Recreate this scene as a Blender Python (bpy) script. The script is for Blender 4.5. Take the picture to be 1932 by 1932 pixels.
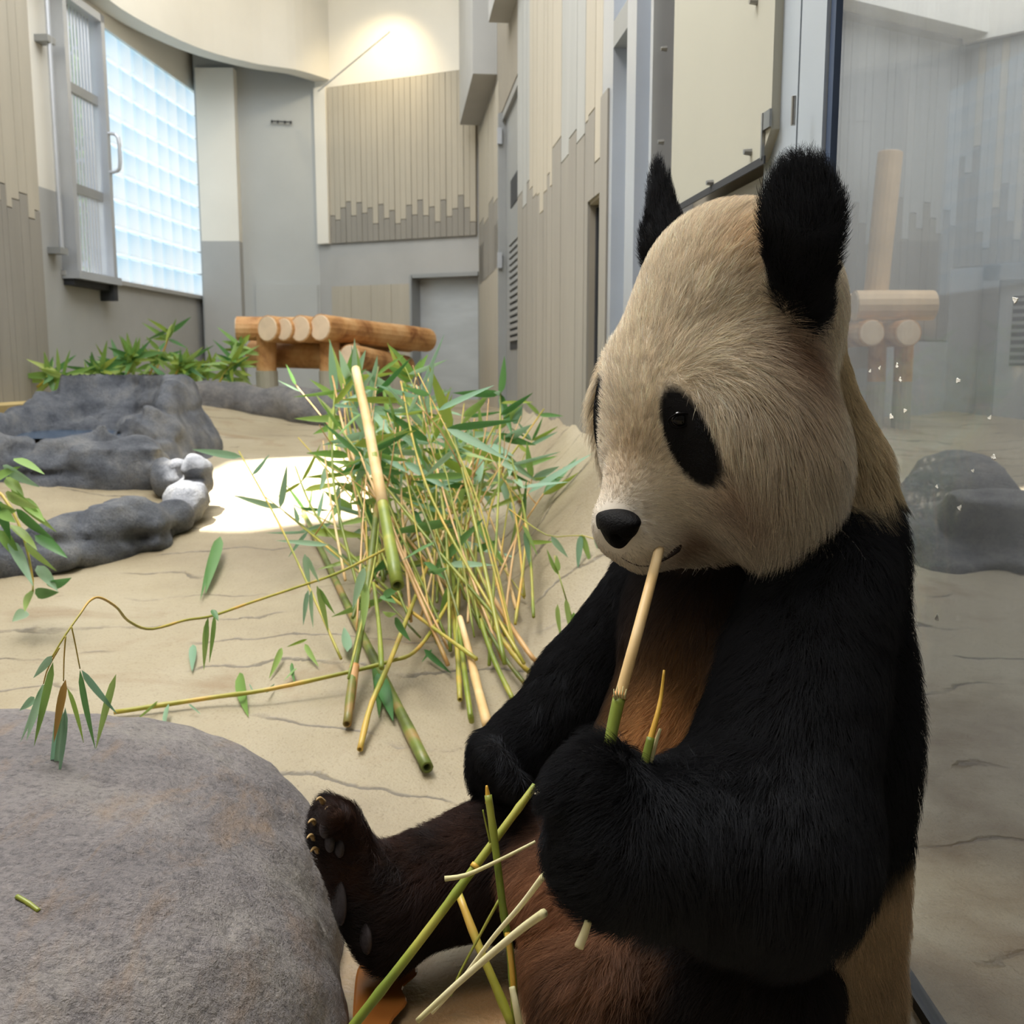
import bpy, bmesh, math, random
import numpy as np
from mathutils import Vector, Matrix

for _o in list(bpy.data.objects):
    bpy.data.objects.remove(_o)
C = bpy.context.scene.collection
scene = bpy.context.scene
random.seed(7)
rng = np.random.default_rng(11)
FUR = 1.0


def lin(c):
    return tuple(((x / 255) / 12.92 if x / 255 <= 0.04045 else ((x / 255 + 0.055) / 1.055) ** 2.4) for x in c)


# ------------------------------------------------------------------ camera, sky, sun, lights, exposure
scene.view_settings.view_transform = 'Standard'
scene.view_settings.look = 'None'
scene.view_settings.gamma = 1.0
scene.view_settings.use_curve_mapping = False
scene.view_settings.exposure = 0.0

cam_d = bpy.data.cameras.new('camera')
cam_d.sensor_fit = 'HORIZONTAL'
cam_d.sensor_width = 24.0
cam_d.lens = 24.0
cam_d.clip_start = 0.02
cam = bpy.data.objects.new('camera', cam_d)
cam.location = (0, 0, 0.80)
cam.rotation_euler = (math.pi / 2 - math.atan((966 - 690) / 1932), 0, 0)
cam_d.dof.use_dof = True
cam_d.dof.focus_distance = 1.10
cam_d.dof.aperture_fstop = 8.5
C.objects.link(cam)
scene.camera = cam

world = bpy.data.worlds.new('sky')
scene.world = world
world.use_nodes = True
world.node_tree.nodes['Background'].inputs[0].default_value = (0.72, 0.86, 1.0, 1)
world.node_tree.nodes['Background'].inputs[1].default_value = 0.9

SUN_DIR = Vector((0.30, -0.22, -0.93)).normalized()


def light(name, kind, loc, energy, color, target=None, **kw):
    d = bpy.data.lights.new(name, kind)
    d.energy = energy
    d.color = color
    for k, v in kw.items():
        setattr(d, k, v)
    o = bpy.data.objects.new(name, d)
    o.location = loc
    if target is not None:
        o.rotation_euler = (Vector(target) - Vector(loc)).to_track_quat('-Z', 'Y').to_euler()
    C.objects.link(o)
    return o


sun = light('sun', 'SUN', (-3, 6, 9), 30.0, (1.0, 0.95, 0.86), angle=0.02)
sun.rotation_euler = SUN_DIR.to_track_quat('-Z', 'Y').to_euler()
light('added_exhibit_ambient', 'AREA', (-1.0, 5.0, 4.5), 195.0, (0.94, 0.97, 1.0), (-1.0, 5.0, 0), shape='RECTANGLE', size=3.2, size_y=5.0)  # unseen area light added for ambient, standing in for roof daylight
light('added_next_room_ambient', 'AREA', (3.0, 5.0, 4.5), 190.0, (0.95, 0.97, 1.0), (3.0, 5.0, 0), shape='RECTANGLE', size=3.0, size_y=4.0)  # unseen overhead area light added to give the next room ambient
light('added_front_fill', 'AREA', (-0.9, 0.6, 4.4), 58.0, (1.0, 0.97, 0.94), (-0.6, 1.2, 0), shape='RECTANGLE', size=1.6, size_y=1.2)  # unseen fill light added on the visitor side, no lamp there
light('added_panda_key', 'AREA', (-1.35, 2.3, 4.3), 142.0, (1.0, 0.98, 0.95), (0.1, 1.2, 0.8), shape='RECTANGLE', size=1.2, size_y=1.2)  # unseen key light added to brighten the panda's head
light('wall_washer', 'SPOT', (-1.10, 8.55, 3.75), 32.0, (1.0, 0.80, 0.48), (-1.12, 9.05, 3.05), spot_size=1.9, spot_blend=0.9, shadow_soft_size=0.05)
light('drum_lamp', 'POINT', (-2.0, 7.4, 4.2), 14.0, (1.0, 0.84, 0.55), shadow_soft_size=0.15)
scene.cycles.use_denoising = True
scene.cycles.max_bounces = 6
scene.cycles.diffuse_bounces = 3
scene.cycles.transparent_max_bounces = 16
scene.cycles.sample_clamp_indirect = 6.0
scene.cycles.caustics_reflective = False
scene.cycles.caustics_refractive = False
scene.cycles_curves.shape = 'RIBBONS'
scene.cycles_curves.subdivisions = 1


W = 1932.0
F_PX = 1932.0
PITCH = math.atan((966 - 690) / F_PX)
CAM_Z = 0.80
cP, sP = math.cos(PITCH), math.sin(PITCH)
CAM = np.array([0.0, 0.0, CAM_Z])
R_ = np.array([1.0, 0, 0]); U_ = np.array([0, sP, cP]); FW = np.array([0, cP, -sP]); B_ = -FW


def ray(px, py):
    return FW + R_ * ((px - 966) / F_PX) + U_ * ((966 - py) / F_PX)


def Q(px, py, d):                      # the place seen at a pixel, d metres in front of the lens
    return CAM + ray(px, py) * d


def PY(px, py, Y):                     # the place seen at a pixel, at ground distance Y
    r = ray(px, py)
    return CAM + r * (Y / r[1])


def nz(v):
    v = np.asarray(v, float)
    return v / np.linalg.norm(v)


def smoothstep(a, b, x):
    t = np.clip((np.asarray(x, float) - a) / (b - a), 0, 1)
    return t * t * (3 - 2 * t)


def vnoise(P, freq, seed=0):           # value noise in -1..1
    P = np.asarray(P, np.float64) * freq + 137.31
    I = np.floor(P).astype(np.int64); f = P - I
    f = f * f * (3 - 2 * f)
    def h(dx, dy, dz):
        x = ((I[..., 0] + dx) * 374761393 + (I[..., 1] + dy) * 668265263 + (I[..., 2] + dz) * 2147483647 + seed * 974634777) & 0xFFFFFFFF
        x = ((x ^ (x >> 13)) * 1274126177) & 0xFFFFFFFF
        x = x ^ (x >> 16)
        return (x & 0xFFFF) / 32767.5 - 1.0
    fx, fy, fz = f[..., 0], f[..., 1], f[..., 2]
    a = h(0, 0, 0) * (1 - fx) + h(1, 0, 0) * fx
    b = h(0, 1, 0) * (1 - fx) + h(1, 1, 0) * fx
    c = h(0, 0, 1) * (1 - fx) + h(1, 0, 1) * fx
    d = h(0, 1, 1) * (1 - fx) + h(1, 1, 1) * fx
    return (a * (1 - fy) + b * fy) * (1 - fz) + (c * (1 - fy) + d * fy) * fz


def fbm(P, freq, seed=0, n=3):
    return sum(vnoise(P, freq * 2.03 ** i, seed + i) * 0.5 ** i for i in range(n))


def smin(a, b, k):
    h = np.clip(0.5 + 0.5 * (b - a) / k, 0, 1)
    return b * (1 - h) + a * h - k * h * (1 - h)


def sd_ell(P, c, r, axes=None):        # ellipsoid; axes rows are unit vectors
    D = P - np.asarray(c)
    if axes is not None:
        D = D @ np.asarray(axes).T
    r = np.asarray(r, float)
    k0 = np.linalg.norm(D / r, axis=-1); k1 = np.linalg.norm(D / (r * r), axis=-1)
    return k0 * (k0 - 1.0) / np.maximum(k1, 1e-9)


def sd_cone(P, a, b, ra, rb):          # round cone
    a = np.asarray(a, float); b = np.asarray(b, float)
    ba = b - a; L2 = ba @ ba
    t = np.clip(((P - a) @ ba) / L2, 0, 1)
    return np.linalg.norm(P - a - t[..., None] * ba, axis=-1) - (ra + (rb - ra) * t)


def surface_net(Fn, lo, hi, h):        # one continuous surface from a distance function
    n = np.ceil((np.asarray(hi) - lo) / h).astype(int) + 1
    ax = [lo[i] + h * np.arange(n[i]) for i in range(3)]
    V = np.empty(n, np.float32)
    yz = np.stack(np.meshgrid(ax[1], ax[2], indexing='ij'), -1)
    st = max(1, 400000 // (n[1] * n[2]))
    for i in range(0, n[0], st):
        xs = ax[0][i:i + st]
        P = np.empty((len(xs), n[1], n[2], 3)); P[..., 0] = xs[:, None, None]; P[..., 1:] = yz[None]
        V[i:i + st] = Fn(P)
    S = V < 0
    acc = np.zeros((n[0] - 1, n[1] - 1, n[2] - 1, 3), np.float32); cnt = np.zeros(acc.shape[:3], np.float32)
    base = np.stack(np.meshgrid(*[np.arange(m - 1) for m in n], indexing='ij'), -1).astype(np.float32)
    def sl(o):
        return tuple(slice(o[i], n[i] - 1 + o[i]) for i in range(3))
    for axis in range(3):
        for p in (0, 1):
            for q in (0, 1):
                o0 = [0, 0, 0]; o0[(axis + 1) % 3] = p; o0[(axis + 2) % 3] = q
                o1 = list(o0); o1[axis] = 1
                v0, v1 = V[sl(o0)], V[sl(o1)]
                m = (v0 < 0) != (v1 < 0)
                t = np.where(m, v0 / np.where(m, v0 - v1, 1), 0)
                c = np.zeros(acc.shape, np.float32); c[..., 0] = o0[0]; c[..., 1] = o0[1]; c[..., 2] = o0[2]
                c[..., axis] = t
                acc += c * m[..., None]; cnt += m
    act = cnt > 0
    idx = -np.ones(act.shape, np.int64); idx[act] = np.arange(act.sum())
    verts = (base[act] + acc[act] / cnt[act][:, None]) * h + np.asarray(lo)
    quads = []
    for axis in range(3):
        a1, a2 = (axis + 1) % 3, (axis + 2) % 3
        s0 = [slice(0, n[i]) for i in range(3)]; s1 = list(s0)
        s0[axis] = slice(0, n[axis] - 1); s1[axis] = slice(1, n[axis])
        A, Bm = S[tuple(s0)], S[tuple(s1)]
        E = np.argwhere(A != Bm)
        E = E[(E[:, a1] > 0) & (E[:, a2] > 0) & (E[:, a1] < n[a1] - 1) & (E[:, a2] < n[a2] - 1)]
        ins = A[tuple(E.T)]
        def g(d1, d2):
            e = E.copy(); e[:, a1] -= d1; e[:, a2] -= d2
            return idx[tuple(e.T)]
        q = np.stack([g(1, 1), g(0, 1), g(0, 0), g(1, 0)], 1)
        q[~ins] = q[~ins][:, ::-1]
        quads.append(q)
    return verts.astype(np.float64), np.concatenate(quads)


def relax(verts, quads, it=2, lam=0.5):
    e = np.concatenate([quads[:, [0, 1]], quads[:, [1, 2]], quads[:, [2, 3]], quads[:, [3, 0]]])
    e = np.concatenate([e, e[:, ::-1]])
    for _ in range(it):
        s = np.zeros_like(verts); np.add.at(s, e[:, 0], verts[e[:, 1]])
        c = np.bincount(e[:, 0], minlength=len(verts))[:, None]
        verts = verts * (1 - lam) + lam * s / np.maximum(c, 1)
    return verts


def vnormals(verts, quads):
    n = np.cross(verts[quads[:, 2]] - verts[quads[:, 0]], verts[quads[:, 3]] - verts[quads[:, 1]])
    N = np.zeros_like(verts)
    for k in range(4):
        np.add.at(N, quads[:, k], n)
    return N / np.maximum(np.linalg.norm(N, axis=1, keepdims=True), 1e-12)
# ---- the panda's shape: head frame (facing, its left side, up), then limbs
HL = nz(R_ * 0.50 - U_ * 0.17 + B_ * 0.85)
_f = nz(-R_ * 0.80 - U_ * 0.40 + B_ * 0.40); HF = nz(_f - HL * (_f @ HL)); HU = np.cross(HF, HL)
HC = Q(1385, 690, 1.18)
HAX = np.array([HF, HL, HU])


def hd(f, l, u):
    return HC + HF * f + HL * l + HU * u


def M(px, d):
    return px * d / F_PX


def mid(px, py):                                         # point of the head's plane of symmetry seen at a pixel
    r = ray(px, py)
    return CAM + r * (((HC - CAM) @ HL) / (r @ HL))


def panda_fields(P):
    """distance to each body region, as a dict"""
    o = {}
    head = sd_ell(P, mid(1396, 582), (0.113, 0.116, 0.118), HAX)
    head = smin(head, sd_ell(P, mid(1330, 790), (0.112, 0.118, 0.135), HAX), 0.06)
    for s in (1, -1):
        head = smin(head, sd_ell(P, mid(1335, 838) + HL * (0.080 if s > 0 else -0.067), (0.084, 0.078, 0.115), HAX), 0.05)
        head = smin(head, sd_ell(P, mid(1272, 735) + HL * 0.042 * s, (0.045, 0.043, 0.05), HAX), 0.03)
    head = smin(head, sd_cone(P, mid(1260, 890), mid(1188, 985), M(120, 1.13), M(74, 1.1)), 0.03)
    for s in (1, -1):                                    # upper lip on each side
        head = smin(head, sd_ell(P, mid(1212, 1005) + HL * 0.022 * s, (0.04, 0.028, 0.032), HAX), 0.02)
    head = smin(head, sd_cone(P, mid(1300, 985), mid(1220, 1040), M(85, 1.13), M(40, 1.1)), 0.025)
    o['head'] = head
    neck = sd_cone(P, Q(1480, 650, 1.20), Q(1530, 880, 1.24), M(98, 1.2), M(114, 1.24))
    neck = smin(neck, sd_cone(P, Q(1530, 880, 1.24), Q(1530, 1040, 1.25), M(114, 1.24), M(150, 1.25)), 0.04)
    o['neck'] = neck
    e1 = Q(1513, 418, 1.035)
    ax = np.array([nz(R_ + B_ * 0.15), nz(U_ + R_ * -0.02), nz(B_ - R_ * 0.15)])
    o['ear_near'] = smin(sd_ell(P, e1, (0.040, 0.066, 0.014), ax), sd_cone(P, Q(1505, 575, 1.075), Q(1511, 480, 1.04), 0.03, 0.016), 0.03)
    e2 = Q(1247, 398, 1.30)
    u2 = nz(U_ - R_ * 0.10)
    ax2 = np.array([nz(R_ * 0.45 + B_ * 0.9), u2, nz(R_ * 0.9 - B_ * 0.45)])
    o['ear_far'] = smin(smin(sd_cone(P, Q(1255, 470, 1.275), Q(1241, 312, 1.285), M(35, 1.28), M(9, 1.28)), sd_cone(P, Q(1258, 470, 1.33), Q(1243, 330, 1.325), M(34, 1.33), M(9, 1.33)), 0.02), sd_cone(P, Q(1285, 520, 1.27), Q(1255, 450, 1.29), 0.032, 0.018), 0.03)
    t = sd_cone(P, Q(1525, 1060, 1.26), Q(1500, 1350, 1.28), 0.115, 0.157)
    t = smin(t, sd_cone(P, Q(1500, 1350, 1.28), Q(1465, 1640, 1.30), 0.157, 0.166), 0.05)
    t = smin(t, sd_ell(P, Q(1330, 1200, 1.28), (0.10, 0.13, 0.14)), 0.06)
    t = smin(t, sd_ell(P, Q(1300, 1440, 1.27), (0.115, 0.13, 0.12)), 0.06)
    t = smin(t, sd_ell(P, Q(1180, 1680, 1.28), (0.15, 0.13, 0.09)), 0.06)
    t = smin(t, sd_ell(P, Q(1500, 1815, 1.30), (0.135, 0.15, 0.10)), 0.05)
    o['torso'] = t
    sh = Q(1560, 1090, 1.14); el = Q(1440, 1585, 1.06)
    a = sd_cone(P, sh, el, M(122, 1.14), M(178, 1.06))
    a = smin(a, sd_cone(P, el, Q(1180, 1590, 1.0), M(178, 1.06), M(130, 1.0)), 0.04)
    a = smin(a, sd_cone(P, Q(1160, 1590, 1.0), Q(1130, 1480, 0.99), M(115, 1.0), M(78, 0.99)), 0.03)
    for k in range(4):                                   # curled fingers
        a = smin(a, sd_cone(P, Q(1060 + 30 * k, 1500 - 26 * k + 12 * max(0, k - 2), 0.975 + 0.012 * k), Q(1090 + 27 * k, 1440 + 4 * k, 1.03 + 0.006 * k), M(38, 1), M(30, 1)), 0.012)
    o['arm_near'] = a
    sh2 = Q(1250, 1110, 1.40); el2 = Q(1110, 1300, 1.44); wr2 = Q(985, 1405, 1.42); pw2 = Q(938, 1440, 1.40)
    b = sd_cone(P, sh2, el2, M(95, 1.4), M(92, 1.44))
    b = smin(b, sd_cone(P, el2, wr2, M(92, 1.44), M(62, 1.42)), 0.03)
    b = smin(b, sd_cone(P, wr2, pw2, M(62, 1.42), M(50, 1.4)), 0.03)
    for k in range(4):
        b = smin(b, sd_cone(P, Q(912 + 6 * k, 1405 + 8 * k, 1.42 - 0.03 * k), Q(905 + 22 * k, 1470 + 3 * k, 1.40 - 0.03 * k), M(28, 1.4), M(24, 1.4)), 0.012)
    o['arm_far'] = b
    c = sd_cone(P, Q(1190, 1700, 1.36), Q(950, 1630, 1.40), M(150, 1.36), M(112, 1.4))
    c = smin(c, sd_cone(P, Q(950, 1630, 1.40), Q(760, 1690, 1.34), M(112, 1.4), M(98, 1.38)), 0.04)
    c = smin(c, sd_cone(P, Q(728, 1765, 1.31), Q(632, 1560, 1.30), M(62, 1.31), M(50, 1.36)), 0.035)
    for k in range(5):                                   # toes along the top of the sole
        c = smin(c, sd_cone(P, Q(636, 1570, 1.30 - 0.004 * k), Q(612 + 5 * k, 1518 + 6 * k * (k > 1), 1.35 - 0.025 * k), M(26, 1.36), M(19, 1.36)), 0.010)
    o['leg_far'] = c
    d = sd_cone(P, Q(1420, 1860, 1.16), Q(1130, 1880, 1.16), M(150, 1.16), M(105, 1.16))
    d = smin(d, sd_cone(P, Q(1130, 1880, 1.16), Q(1040, 1820, 1.20), M(105, 1.16), M(50, 1.16)), 0.03)
    d = smin(d, sd_cone(P, Q(1130, 1880, 1.16), Q(1080, 2080, 1.12), M(105, 1.16), M(80, 1.12)), 0.03)
    o['leg_near'] = d
    return o


KMIX = {'head': 0.02, 'neck': 0.03, 'ear_near': 0.012, 'ear_far': 0.012, 'torso': 0.03, 'arm_near': 0.03, 'arm_far': 0.035, 'leg_far': 0.035, 'leg_near': 0.03}
P_LO, P_HI = np.array([-0.36, 0.82, 0.0]), np.array([0.53, 1.66, 1.10])


def panda_sdf(P):
    o = panda_fields(P)
    d = o['torso']
    for k in ('neck', 'arm_near', 'arm_far', 'leg_far', 'leg_near', 'head', 'ear_near', 'ear_far'):
        d = smin(d, o[k], KMIX[k])
    d = np.maximum(d, 0.012 - P[..., 2])
    d = np.maximum(d, P[..., 0] - 0.462)
    return d


def on_skin(px, py):                     # first point of the panda's skin along a line of sight
    r = ray(px, py); t = 0.75
    while t < 1.7:
        d = panda_sdf((CAM + r * t)[None])[0]
        if d < 0.0004: break
        t += max(0.0008, d * 0.6)
    return CAM + r * t


# ------------------------------------------------------------------ ground and helpers
def H(X, Y):                            # floor height
    X = np.asarray(X, float); Y = np.asarray(Y, float)
    z = 0.5 * np.clip((Y - 1.7) / 4.9, 0, 1.02)
    z = z + 0.12 * smoothstep(-1.2, -2.4, X) * smoothstep(2.5, 4.5, Y)
    xw = 0.505 - 0.1107 * (Y - 1.66)
    bank = 0.585 - 1.15 * np.abs(xw - X)
    wgt = smoothstep(2.3, 3.2, Y) * smoothstep(7.2, 6.2, Y) * (X < xw + 0.4)
    k = 0.05
    h = np.clip(0.5 + 0.5 * (bank - z) / k, 0, 1)
    m = z * (1 - h) + bank * h + k * h * (1 - h)
    return z + (m - z) * wgt


def G(px, py, lift=0.0):                # where a pixel's line of sight meets the floor (plus a lift)
    r = ray(px, py); t0 = 0.4; t = 0.4
    while t < 14:
        p = CAM + r * t
        if p[2] <= H(p[0], p[1]) + lift:
            break
        t0 = t; t += 0.05
    lo, hi = t0, t
    for _ in range(24):
        m = (lo + hi) / 2; p = CAM + r * m
        if p[2] <= H(p[0], p[1]) + lift: hi = m
        else: lo = m
    return CAM + r * hi


def new_mat(name):
    m = bpy.data.materials.new(name); m.use_nodes = True
    return m, m.node_tree.nodes, m.node_tree.links, m.node_tree.nodes['Principled BSDF']


def ramp(n, l, fac, stops):
    r = n.new('ShaderNodeValToRGB')
    while len(r.color_ramp.elements) < len(stops):
        r.color_ramp.elements.new(0.5)
    for e, (p, c) in zip(r.color_ramp.elements, stops):
        e.position = p; e.color = (*c, 1)
    l.new(fac, r.inputs[0])
    return r.outputs[0]


def noise(n, l, scale, detail=4, coord='Object', stretch=None, rough=0.55, dist=0.0):
    tc = n.new('ShaderNodeTexCoord'); t = n.new('ShaderNodeTexNoise')
    t.inputs['Scale'].default_value = scale; t.inputs['Detail'].default_value = detail
    t.inputs['Roughness'].default_value = rough; t.inputs['Distortion'].default_value = dist
    if stretch:
        mp = n.new('ShaderNodeMapping'); mp.inputs['Scale'].default_value = stretch
        l.new(tc.outputs[coord], mp.inputs[0]); l.new(mp.outputs[0], t.inputs['Vector'])
    else:
        l.new(tc.outputs[coord], t.inputs['Vector'])
    return t.outputs['Fac']


def mixc(n, l, fac, a, b, mode='MIX'):
    m = n.new('ShaderNodeMix'); m.data_type = 'RGBA'; m.blend_type = mode
    for s, v in ((m.inputs['Factor'], fac), (m.inputs[6], a), (m.inputs[7], b)):
        if hasattr(v, 'is_linked'): l.new(v, s)
        elif isinstance(v, (int, float)): s.default_value = v
        else: s.default_value = (*v, 1)
    return m.outputs[2]


def bump(n, l, bsdf, h, strength, dist=0.01):
    b = n.new('ShaderNodeBump'); b.inputs['Strength'].default_value = strength; b.inputs['Distance'].default_value = dist
    l.new(h, b.inputs['Height']); l.new(b.outputs[0], bsdf.inputs['Normal'])


def simple(name, c, rough=0.6, var=0.12, scale=8, bmp=0.0, metal=0.0, stretch=None, spec=0.4, coord='Object'):
    m, n, l, b = new_mat(name)
    c = np.array(lin(c))
    f = noise(n, l, scale, 4, coord, stretch)
    col = ramp(n, l, f, [(0.3, tuple(np.clip(c * (1 - var), 0, 1))), (0.7, tuple(np.clip(c * (1 + var), 0, 1)))])
    l.new(col, b.inputs['Base Color'])
    b.inputs['Roughness'].default_value = rough; b.inputs['Metallic'].default_value = metal
    b.inputs['Specular IOR Level'].default_value = spec
    if bmp:
        bump(n, l, b, noise(n, l, scale * 4, 5, coord, stretch), bmp)
    return m


def mesh_obj(name, verts, faces, mat=None, parent=None, origin=None, smooth=False):
    verts = np.asarray(verts, float).reshape(-1, 3)
    if origin is None:
        origin = np.zeros(3) if parent is None else np.array(parent['_o']) if '_o' in parent else np.zeros(3)
    origin = np.asarray(origin, float)
    me = bpy.data.meshes.new(name)
    me.from_pydata((verts - origin).tolist(), [], [list(map(int, f)) for f in faces])
    me.update()
    if smooth:
        me.polygons.foreach_set('use_smooth', [True] * len(me.polygons))
    if mat:
        me.materials.append(mat)
    return add_obj(name, me, origin, parent)


def add_obj(name, me, origin, parent=None):
    o = bpy.data.objects.new(name, me)
    C.objects.link(o)
    o.location = origin
    ORG[o.name] = np.asarray(origin, float)
    if parent is not None:
        o.parent = parent
        po = ORG[parent.name]
        o.location = np.asarray(origin, float) - po
    return o


ORG = {}


def empty(name, loc):
    return add_obj(name, None, np.asarray(loc, float))


def tag(o, label=None, cat=None, group=None, kind=None):
    if label: o['label'] = label
    if cat: o['category'] = cat
    if group: o['group'] = group
    if kind: o['kind'] = kind
    return o


def struct(o, label=None):
    o['kind'] = 'structure'
    if label: o['label'] = label
    return o


BOXF = [(0, 3, 2, 1), (4, 5, 6, 7), (0, 1, 5, 4), (1, 2, 6, 5), (2, 3, 7, 6), (3, 0, 4, 7)]


def box(x0, x1, y0, y1, z0, z1):
    return [(x0, y0, z0), (x1, y0, z0), (x1, y1, z0), (x0, y1, z0), (x0, y0, z1), (x1, y0, z1), (x1, y1, z1), (x0, y1, z1)], [tuple(f) for f in BOXF]


class Plane:                            # an upright wall plane from A to B; n points into the room
    def __init__(s, A, B, inside):
        s.A = np.array([A[0], A[1], 0.0]); d = np.array([B[0] - A[0], B[1] - A[1], 0.0])
        s.L = np.linalg.norm(d); s.d = d / s.L
        s.n = np.array([s.d[1], -s.d[0], 0.0])
        if (np.array([*inside, 0.0]) - s.A) @ s.n < 0: s.n = -s.n

    def hit(s, px, py, off=0.0):
        r = ray(px, py); t = ((s.A + s.n * off - CAM) @ s.n) / (r @ s.n)
        return CAM + r * t

    def u(s, px, py, off=0.0): return (s.hit(px, py, off) - s.A) @ s.d
    def z(s, px, py, off=0.0): return s.hit(px, py, off)[2]

    def box(s, u0, u1, n0, n1, z0, z1):
        v = []
        for z in (z0, z1):
            for (u, w) in ((u0, n0), (u1, n0), (u1, n1), (u0, n1)):
                v.append(s.A + s.d * u + s.n * w + np.array([0, 0, z]))
        f = BOXF
        c = np.cross(v[1] - v[0], v[3] - v[0])[2]
        if c < 0: f = [tuple(reversed(q)) for q in f]
        return v, f


def merge(parts):
    V, Fs = [], []
    for v, f in parts:
        k = len(V); V += [tuple(p) for p in v]; Fs += [tuple(i + k for i in q) for q in f]
    return V, Fs


def frames(pts):
    pts = np.asarray(pts, float); n = len(pts)
    T = np.gradient(pts, axis=0); T /= np.linalg.norm(T, axis=1, keepdims=True) + 1e-12
    ref = np.array([0, 0, 1.0]) if abs(T[0][2]) < 0.9 else np.array([1.0, 0, 0])
    N = []
    a = nz(np.cross(T[0], ref))
    for t in T:
        a = nz(a - t * (a @ t)); N.append(a)
    N = np.array(N)
    return T, N, np.cross(T, N)


def tube(pts, rad, seg=8, cap=True, hollow=False, start_cap=True):
    pts = np.asarray(pts, float); rad = np.broadcast_to(np.asarray(rad, float), (len(pts),))
    T, N, Bn = frames(pts)
    if hollow:                          # a cut end with a bore
        e = pts[-1]
        pts = np.vstack([pts, e, e - T[-1] * rad[-1] * 4]); rad = np.concatenate([rad, [rad[-1] * 0.6, rad[-1] * 0.55]])
        T = np.vstack([T, T[-1], T[-1]]); N = np.vstack([N, N[-1], N[-1]]); Bn = np.vstack([Bn, Bn[-1], Bn[-1]])
    th = np.arange(seg) * 2 * math.pi / seg
    V = (pts[:, None] + rad[:, None, None] * (np.cos(th)[None, :, None] * N[:, None] + np.sin(th)[None, :, None] * Bn[:, None])).reshape(-1, 3)
    Fc = []
    for i in range(len(pts) - 1):
        for k in range(seg):
            Fc.append((i * seg + k, i * seg + (k + 1) % seg, (i + 1) * seg + (k + 1) % seg, (i + 1) * seg + k))
    if cap:
        if start_cap: Fc.append(tuple(range(seg))[::-1])
        Fc.append(tuple((len(pts) - 1) * seg + k for k in range(seg)))
    return V.tolist(), Fc


def resample(pts, n):
    pts = np.asarray(pts, float)
    if len(pts) == 2:
        t = np.linspace(0, 1, n)[:, None]; return pts[0] * (1 - t) + pts[1] * t
    k = len(pts); t = np.linspace(0, k - 1, n); out = []
    for x in t:                         # Catmull-Rom
        i = min(int(x), k - 2); f = x - i
        p0, p1, p2, p3 = pts[max(i - 1, 0)], pts[i], pts[i + 1], pts[min(i + 2, k - 1)]
        out.append(0.5 * (2 * p1 + (p2 - p0) * f + (2 * p0 - 5 * p1 + 4 * p2 - p3) * f * f + (3 * p1 - p0 - 3 * p2 + p3) * f ** 3))
    return np.array(out)

# ------------------------------------------------------------------ materials of the setting
M_CREAM = simple('cream_plaster', (234, 230, 219), 0.8, 0.03, 2)
M_GREYWALL = simple('grey_plaster', (176, 176, 174), 0.75, 0.05, 3, 0.05)
M_BLUEGREY = simple('blue_grey_plaster', (184, 188, 188), 0.7, 0.04, 2, 0.04)
M_WALLBACK = simple('board_backing_plaster', (150, 143, 130), 0.85, 0.06, 4)  # plain backing plaster, seen in the gaps between boards
M_PLANK = simple('light_board', (180, 173, 158), 0.75, 0.05, 1.5, 0.06, stretch=(6, 6, 1))
M_PLANKD = simple('dark_board', (146, 142, 134), 0.75, 0.07, 1.5, 0.06, stretch=(6, 6, 1))
M_PLANKB = simple('pale_grey_board', (168, 169, 166), 0.75, 0.05, 1.5, 0.06, stretch=(6, 6, 1))
M_METAL = simple('painted_steel', (158, 160, 160), 0.45, 0.06, 3, 0.0, 0.3)
M_DOORMETAL = simple('brushed_door_steel', (190, 194, 196), 0.4, 0.10, 2, 0.0, 0.15, stretch=(1, 1, 4))
M_ALU = simple('aluminium', (196, 200, 206), 0.35, 0.05, 3, 0.0, 0.5)
M_BLUESTEEL = simple('blue_grey_steel', (176, 185, 194), 0.42, 0.05, 2, 0.0, 0.2)
M_BEIGEPANEL = simple('beige_panel', (176, 174, 160), 0.55, 0.03, 2)
M_DARK = simple('dark_gap', (52, 54, 58), 0.7, 0.1, 5)
M_BOLT = simple('bolt_steel', (150, 150, 148), 0.3, 0.1, 20, 0.0, 0.8)
M_NAVY = simple('navy_gasket', (62, 76, 100), 0.5, 0.1, 6)
M_RUBBER = simple('black_rubber', (28, 29, 32), 0.5, 0.1, 10)
M_YELLOWKERB = simple('ochre_concrete', (186, 164, 112), 0.85, 0.15, 8, 0.2)
M_CEIL = simple('ceiling_paint', (205, 200, 190), 0.85, 0.03, 2)


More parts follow.
